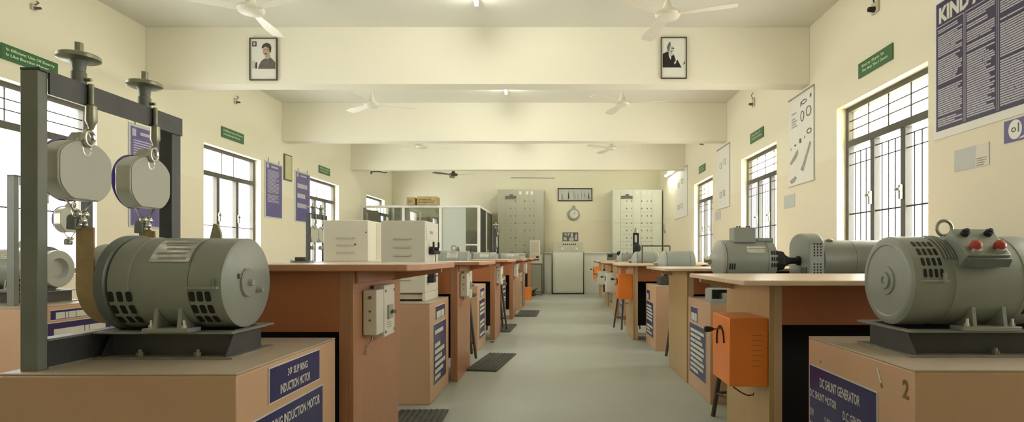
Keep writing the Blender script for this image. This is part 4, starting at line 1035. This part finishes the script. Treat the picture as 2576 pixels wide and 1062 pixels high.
# ================================================================== WALL SHEETS
def wall_rect(side, p0, p1, ytop0, ybot0):
    """px of first read edge and second edge on a side wall; heights given at the p0 edge"""
    X = XL if side < 0 else XR
    Y0 = X*F/(p0-1406); Y1 = X*F/(p1-1406)
    return Y0, abs(Y1-Y0), EYE+(645-ybot0)*Y0/F, (ybot0-ytop0)*Y0/F
def sheet(name, label, cat, side, p0, p1, yt, yb, m, t=.006, group=None):
    Y0, w_, z0, h_ = wall_rect(side, p0, p1, yt, yb)
    r = thing(name, label, cat, (XL+.001 if side < 0 else XR-.001, Y0, z0), RL if side < 0 else RR, group)
    MB().box(0, w_, -t, 0, 0, h_).build('sheet', m, r)
    return r, w_, h_
def green_sign(label, side, p0, p1, yt, yb, lines):
    r, w_, h_ = sheet('green_sign', label, 'sign', side, p0, p1, yt, yb, M['green'], .01, 'green slogan signs over the windows')
    L = MB(); n = len(lines)
    for i, (s_, a, b) in enumerate(lines): addmb(L, text_mb(s_, w_*(b-a), h_*.24, w_*a, h_*(.56-.34*i), -.0115, bold=.03))
    L.build('lettering', M['mint'], r)
IN = [('In Efficient Use Of Energy', .07, .93), ('Is Like Burning Money', .07, .82)]
green_sign('green slogan sign at the left edge, over the nearest window', -1, 0, 143, 106, 146, IN)
green_sign('small green sign over the second left window', -1, 556, 612, 317, 344, IN)
green_sign('tiny green sign over the third left window', -1, 801, 829, 415, 434, IN)
EN = [('Energy Shavn Yn', .12, .78), ('Thn Mny Yhn I Dansn', .12, .88)]
green_sign('green slogan sign over the nearest right window', 1, 2162, 2248, 162, 199, EN)
green_sign('small green sign over the second right window', 1, 1889, 1922, 338, 363, EN)
green_sign('tiny green sign over the narrow third right window', 1, 1759, 1775, 421, 438, EN)
# blue charts left
def blue_chart(label, side, p0, p1, yt, yb, m, seed, head=True, rows=24):
    r, w_, h_ = sheet('blue_chart', label, 'wall chart', side, p0, p1, yt, yb, M['greypaper'], .006, 'blue printed wall charts')
    MB().box(w_*.06, w_*.97, -.008, -.006, h_*.02, h_*.97).build('printed_field', m, r)
    L = MB()
    if rows: bars(L, w_*.14, w_*.80, h_*.28, h_*.86, rows, -.0088, .45, (1, 2), seed)
    if head: L.poly([(w_*.10, h_*.88), (w_*.22, h_*.88), (w_*.22, h_*.95), (w_*.10, h_*.95)], -.0088); L.poly([(w_*.35, h_*.90), (w_*.75, h_*.90), (w_*.75, h_*.93), (w_*.35, h_*.93)], -.0088)
    L.build('lettering', M['lilac'], r)
    for f in (.2, .8): MB().cyl((w_*f, -.006, h_-.01), (w_*f, -.004, h_+.05), .004, seg=6).build('hanging_strap', M['ink'], r)
    return r
blue_chart('blue wall chart seen behind the near gantry', -1, 322, 400, 306, 571, M['violet'], 3)
blue_chart('blue printed chart just right of the second left window', -1, 665, 709, 402, 546, M['violet'], 5)
blue_chart('blue chart beside the third left window, nearly blank', -1, 741, 779, 427, 557, M['violet'], 6, rows=3)
Y0, w_, z0, h_ = wall_rect(-1, 713, 732, 386, 452)
r = thing('picture_frame', 'narrow yellow green framed picture between the two blue charts', 'picture', (XL, Y0, z0), RL)
MB().box(0, w_, -.02, 0, 0, h_).build('frame', M['ink'], r); MB().box(.02, w_-.02, -.022, -.02, .02, h_-.02).build('picture_print', M['yellow'], r)
# big chart on the right
X = XR; Y0 = X*F/(2358-1406); zb_ = EYE+(645-333)*Y0/F; zt2 = EYE+(645-14)*Y0/F
r = thing('notice_board_chart', 'huge navy notice chart headed KIND ATTENTION on the right wall', 'wall chart', (X-.002, Y0, zb_), RR)
cw = .283; n = 4; w_ = cw*n; h_ = zt2-zb_
MB().box(-.03, w_+.03, -.004, 0, -.055, h_+.04).build('backing_sheet', M['paper'], r)
MB().box(0, w_, -.006, -.004, 0, h_).build('printed_field', M['indigo'], r)
L = MB()
for i in range(n): bars(L, cw*i+.02, cw*(i+1)-.02, .03, h_-.185, 46, -.0068, .62, (1, 4), 50+i, .3)
L.build('lettering', M['lilac'], r, label='dense pale print in columns')
text_mb('KIND ATTENTION', w_*.90, .115, .03, h_-.15, -.0068, bold=.05).build('heading', M['letter'], r)
L = MB()
for i in range(1, n): L.poly([(cw*i-.008, .01), (cw*i-.004, .01), (cw*i-.004, h_-.17), (cw*i-.008, h_-.17)], -.0068).poly([(cw*i+.004, .01), (cw*i+.008, .01), (cw*i+.008, h_-.17), (cw*i+.004, h_-.17)], -.0068)
for i in range(n): L.poly([(cw*i+.008, h_-.172), (cw*(i+1)-.008, h_-.172), (cw*(i+1)-.008, h_-.166), (cw*i+.008, h_-.166)], -.0068)
L.build('column_rules', M['lilac'], r)
# small blue poster with white oval
Y0 = X*F/(2528-1406); z0 = EYE+(645-362)*Y0/F; h_ = 55*Y0/F
r = thing('blue_poster', 'blue violet poster with a white oval emblem at the right edge', 'poster', (X-.002, Y0, z0), RR)
MB().box(0, .42, -.004, 0, 0, h_).build('sheet', M['violet'], r)
MB().poly([(.085+.05*math.cos(a), h_*.52+.058*math.sin(a)) for a in [2*PI*i/28 for i in range(28)]], -.005).build('oval', M['white'], r)
e = MB(); e.poly([(.105, h_*.38), (.115, h_*.38), (.115, h_*.80), (.105, h_*.78)], -.0056)
e.tubep([(.075+.014*math.cos(a), -.0058, h_*.52+.012*math.sin(a)) for a in [2*PI*i/12 for i in range(12)]], .003, 4, closed=True); e.build('emblem', M['ink'], r)
e = MB(); bars(e, .20, .40, h_*.55, h_*.9, 3, -.005, .6, (1, 3), 8); e.poly([(.10, .01), (.42, .01), (.42, .06), (.22, .045)], -.0048); e.build('poster_print', M['letter'], r)
# light grey paper
r, w_, h_ = sheet('paper_sheet', 'pale blue grey paper with a torn printed end below the big chart', 'paper', 1, 2402, 2490, 380, 433, M['greypaper'], .003)
MB().poly([(w_*.62, 0), (w_, 0), (w_*.98, h_), (w_*.66, h_)], -.0036).build('torn_end', M['ivory'], r)
L = MB(); bars(L, w_*.66, w_*.95, h_*.05, h_*.45, 4, -.0042, .5, (2, 3), 5); L.build('print', M['midink'], r)
r, w_, h_ = sheet('paper_sheet', 'small blank grey paper below the white machine chart', 'paper', 1, 1973, 2000, 494, 526, M['greypaper'], .003)
r, w_, h_ = sheet('paper_sheet', 'tiny grey paper under the second white chart', 'paper', 1, 1800, 1813, 534, 555, M['greypaper'], .003)
# white charts with drawings
def white_chart(label, p0, p1, yt, yb, kind):
    r, w_, h_ = sheet('white_chart', label, 'wall chart', 1, p0, p1, yt, yb, M['paper'], .006, 'white drawing charts on the right wall')
    MB().cyl((0, -.010, h_), (w_, -.010, h_), .008, seg=8).build('top_rod', M['midink'], r); MB().cyl((-.01, -.012, 0), (w_+.01, -.012, 0), .010, seg=8).build('bottom_rod', M['white'], r)
    MB().box(w_-.012, w_, -.008, -.006, 0, h_).build('edge_tape', M['ink'], r)
    a, b = MB(), MB(); U = lambda q: [(w_*x, h_*z) for x, z in q]
    if kind:
        for q in ([(.48, .90), (.52, .91), (.52, .86), (.48, .85)], [(.84, .93), (.90, .94), (.90, .90), (.84, .89)], [(.08, .44), (.11, .44), (.11, .41), (.08, .41)], [(.44, .50), (.52, .50), (.52, .45), (.44, .45)], [(.63, .51), (.66, .51), (.66, .48), (.63, .48)]): a.poly(U(q), -.0066)
        a.poly([(w_*(.27+.05*math.cos(t)), h_*(.45+.012*math.sin(t))) for t in [PI*i/5 for i in range(10)]], -.0066)
        for cx_, cz_, rx, rz in ((.56, .74, .06, .055), (.80, .76, .09, .05), (.82, .54, .08, .025), (.62, .89, .10, .02)):
            a.tubep([(w_*(cx_+rx*math.cos(t)), -.007, h_*(cz_+rz*math.sin(t))) for t in [2*PI*i/14 for i in range(14)]], .006, 4, closed=True)
        b.poly(U([(.05, .27), (.38, .40), (.40, .34), (.30, .29), (.10, .24)]), -.0066); b.poly(U([(.48, .15), (.62, .24), (.84, .43), (.90, .40), (.70, .22), (.60, .12)]), -.0066)
        b.poly(U([(.05, .06), (.28, .10), (.34, .07), (.24, .03), (.10, .02)]), -.0066)
        bars(b, w_*.12, w_*.36, h_*.66, h_*.84, 6, -.0066, .5, (2, 3), 4)
    else:
        for x, z in ((.25, .66), (.55, .70), (.25, .18), (.5, .19)):
            a.tubep([(w_*x, -.007, h_*z), (w_*(x+.12), -.007, h_*z), (w_*(x+.12), -.007, h_*(z+.09)), (w_*x, -.007, h_*(z+.09))], .004, 4, closed=True)
    a.build('drawing', M['ink'], r); 
    if kind: b.build('shaded_drawing', M['midink'], r)
    else: b.bm.free()
white_chart('white chart of machine drawings between the two near right windows', 1986, 2050, 256, 470, True)
white_chart('white chart with faint outlines left of the second right window', 1805, 1837, 380, 527, False)
white_chart('pale chart on the right wall by the back corner lamp', 1699, 1730, 438, 551, False)
# portraits on the first beam (plain generic portraits)
def portrait(label, p0, p1, yt, yb, kind):
    Y = 6.09; x0, _, z0 = P(p0, yb, Y); w_ = (p1-p0)*Y/F; h_ = (yb-yt)*Y/F
    r = thing('portrait_frame', label, 'picture', (x0, Y, z0), 0, 'portraits on the first beam'); t = .008
    mb = MB(); mb.box(0, w_, -.025, 0, 0, t); mb.box(0, w_, -.025, 0, h_-t, h_); mb.box(0, t, -.025, 0, t, h_-t); mb.box(w_-t, w_, -.025, 0, t, h_-t)
    mb.build('frame', M['darkwood'], r)
    MB().box(t, w_-t, -.012, 0, t, h_-t).build('mount', M['paper'], r)
    MB().poly([(w_*.08, h_*.27), (w_*.93, h_*.27), (w_*.93, h_*.93), (w_*.08, h_*.93)], -.0128).build('photo_ground', M['paper'], r)
    U = lambda q: [(w_*a, h_*b) for a, b in q]
    el = lambda cx_, cz_, rx, rz, n=18: [(w_*(cx_+rx*math.cos(2*PI*i/n)), h_*(cz_+rz*math.sin(2*PI*i/n))) for i in range(n)]
    if kind == 0:
        MB().poly(U([(.30, .27), (.34, .36), (.42, .46), (.55, .52), (.64, .50), (.76, .54), (.86, .48), (.93, .42), (.93, .27)]), -.0136).build('printed_coat', M['ink'], r)
        f = MB(); f.poly(el(.61, .69, .14, .105), -.0140); f.poly(U([(.55, .60), (.72, .62), (.76, .53), (.62, .50), (.56, .53)]), -.0138); f.build('printed_face', M['skin'], r)
        k = MB(); k.poly(U([(.44, .74), (.44, .80), (.50, .86), (.62, .89), (.74, .86), (.79, .78), (.77, .66), (.72, .66), (.70, .76), (.58, .80), (.48, .76)]), -.0146)
        k.poly(U([(.50, .63), (.60, .645), (.66, .62), (.58, .61)]), -.0146); k.poly(U([(.50, .725), (.56, .735), (.56, .725), (.50, .715)]), -.0146); k.poly(U([(.62, .735), (.69, .735), (.69, .725), (.62, .72)]), -.0146)
        k.poly(U([(.09, .80), (.25, .80), (.25, .92), (.09, .92)]), -.0146); k.poly(U([(.20, .28), (.27, .28), (.27, .44), (.20, .40)]), -.0146); k.build('printed_hair', M['darkwood'], r)
        q = MB(); q.poly(U([(.13, .83), (.21, .83), (.21, .90), (.13, .90)]), -.0150); q.poly(U([(.09, .28), (.20, .28), (.20, .45), (.09, .45)]), -.0142); q.build('printed_details', M['greypaper'], r)
    else:
        MB().poly(U([(.07, .27), (.07, .60), (.26, .66), (.34, .60), (.50, .58), (.56, .48), (.58, .42), (.64, .46), (.80, .27)]), -.0136).build('printed_coat', M['slot'], r)
        f = MB(); f.poly(el(.38, .71, .13, .09), -.0140); f.poly(U([(.28, .60), (.44, .64), (.46, .56), (.36, .52)]), -.0140); f.poly(U([(.50, .38), (.56, .44), (.60, .40), (.54, .34)]), -.0140); f.build('printed_face', M['greypaper'], r)
        k = MB(); k.poly(U([(.23, .76), (.30, .86), (.36, .90), (.38, .82), (.34, .76), (.32, .66), (.27, .66)]), -.0146); k.poly(U([(.40, .75), (.52, .745), (.52, .72), (.42, .72)]), -.0146); k.poly(U([(.36, .66), (.44, .68), (.42, .64)]), -.0146)
        k.poly(U([(.84, .33), (.93, .36), (.92, .44), (.88, .38)]), -.0146); k.poly(U([(.34, .56), (.37, .57), (.40, .45), (.38, .44)]), -.0146); k.build('printed_hair', M['ink'], r)
        q = MB(); q.poly(U([(.30, .60), (.34, .58), (.40, .50), (.37, .46), (.31, .54)]), -.0150)
        q.build('printed_collar', M['paper'], r)
portrait('framed portrait of a dark haired man with moustache, left on the beam', 630, 699, 97, 203, 0)
portrait('framed black and white portrait of a man in dark suit, right on the beam', 1662, 1727, 95, 199, 1)
# small wall fittings
def fitting(label, side, px, py, w_, h_, m):
    X = XL if side < 0 else XR; Y = X*F/(px-1406); z = EYE+(645-py)*Y/F
    r = thing('wall_fitting', label, 'fitting', (X, Y, z), RL if side < 0 else RR)
    MB().box(-w_/2, w_/2, -.02, 0, -h_/2, h_/2).build('fitting_base', M['ivory2'], r, bevel=.004)
    MB().lathe([(0, 0), (0, w_*.25), (-.05, w_*.2), (-.06, .0)], (0, -.02, -h_*.2), 'Y', 12).build('fitting_knob', m, r)
    MB().tubep([(0, -.02, h_*.4), (w_*.2, -.045, h_*.8), (w_*.3, -.02, h_*1.1)], .006, 6).build('fitting_wire', m, r)
fitting('small bulb holder high over the nearest right window', 1, 2205, 18, .10, .10, M['slot'])
fitting('small drop shaped bracket under the first beam, right wall', 1, 1897, 258, .08, .12, M['ink'])
fitting('small bracket touching the second beam line, right wall', 1, 1770, 360, .08, .08, M['ink'])
fitting('tiny grey fitting on the left wall under the first beam', -1, 591, 255, .06, .07, M['ink'])
fitting('tiny grey fitting at the top left corner of the photo', -1, 82, 18, .05, .05, M['ink'])
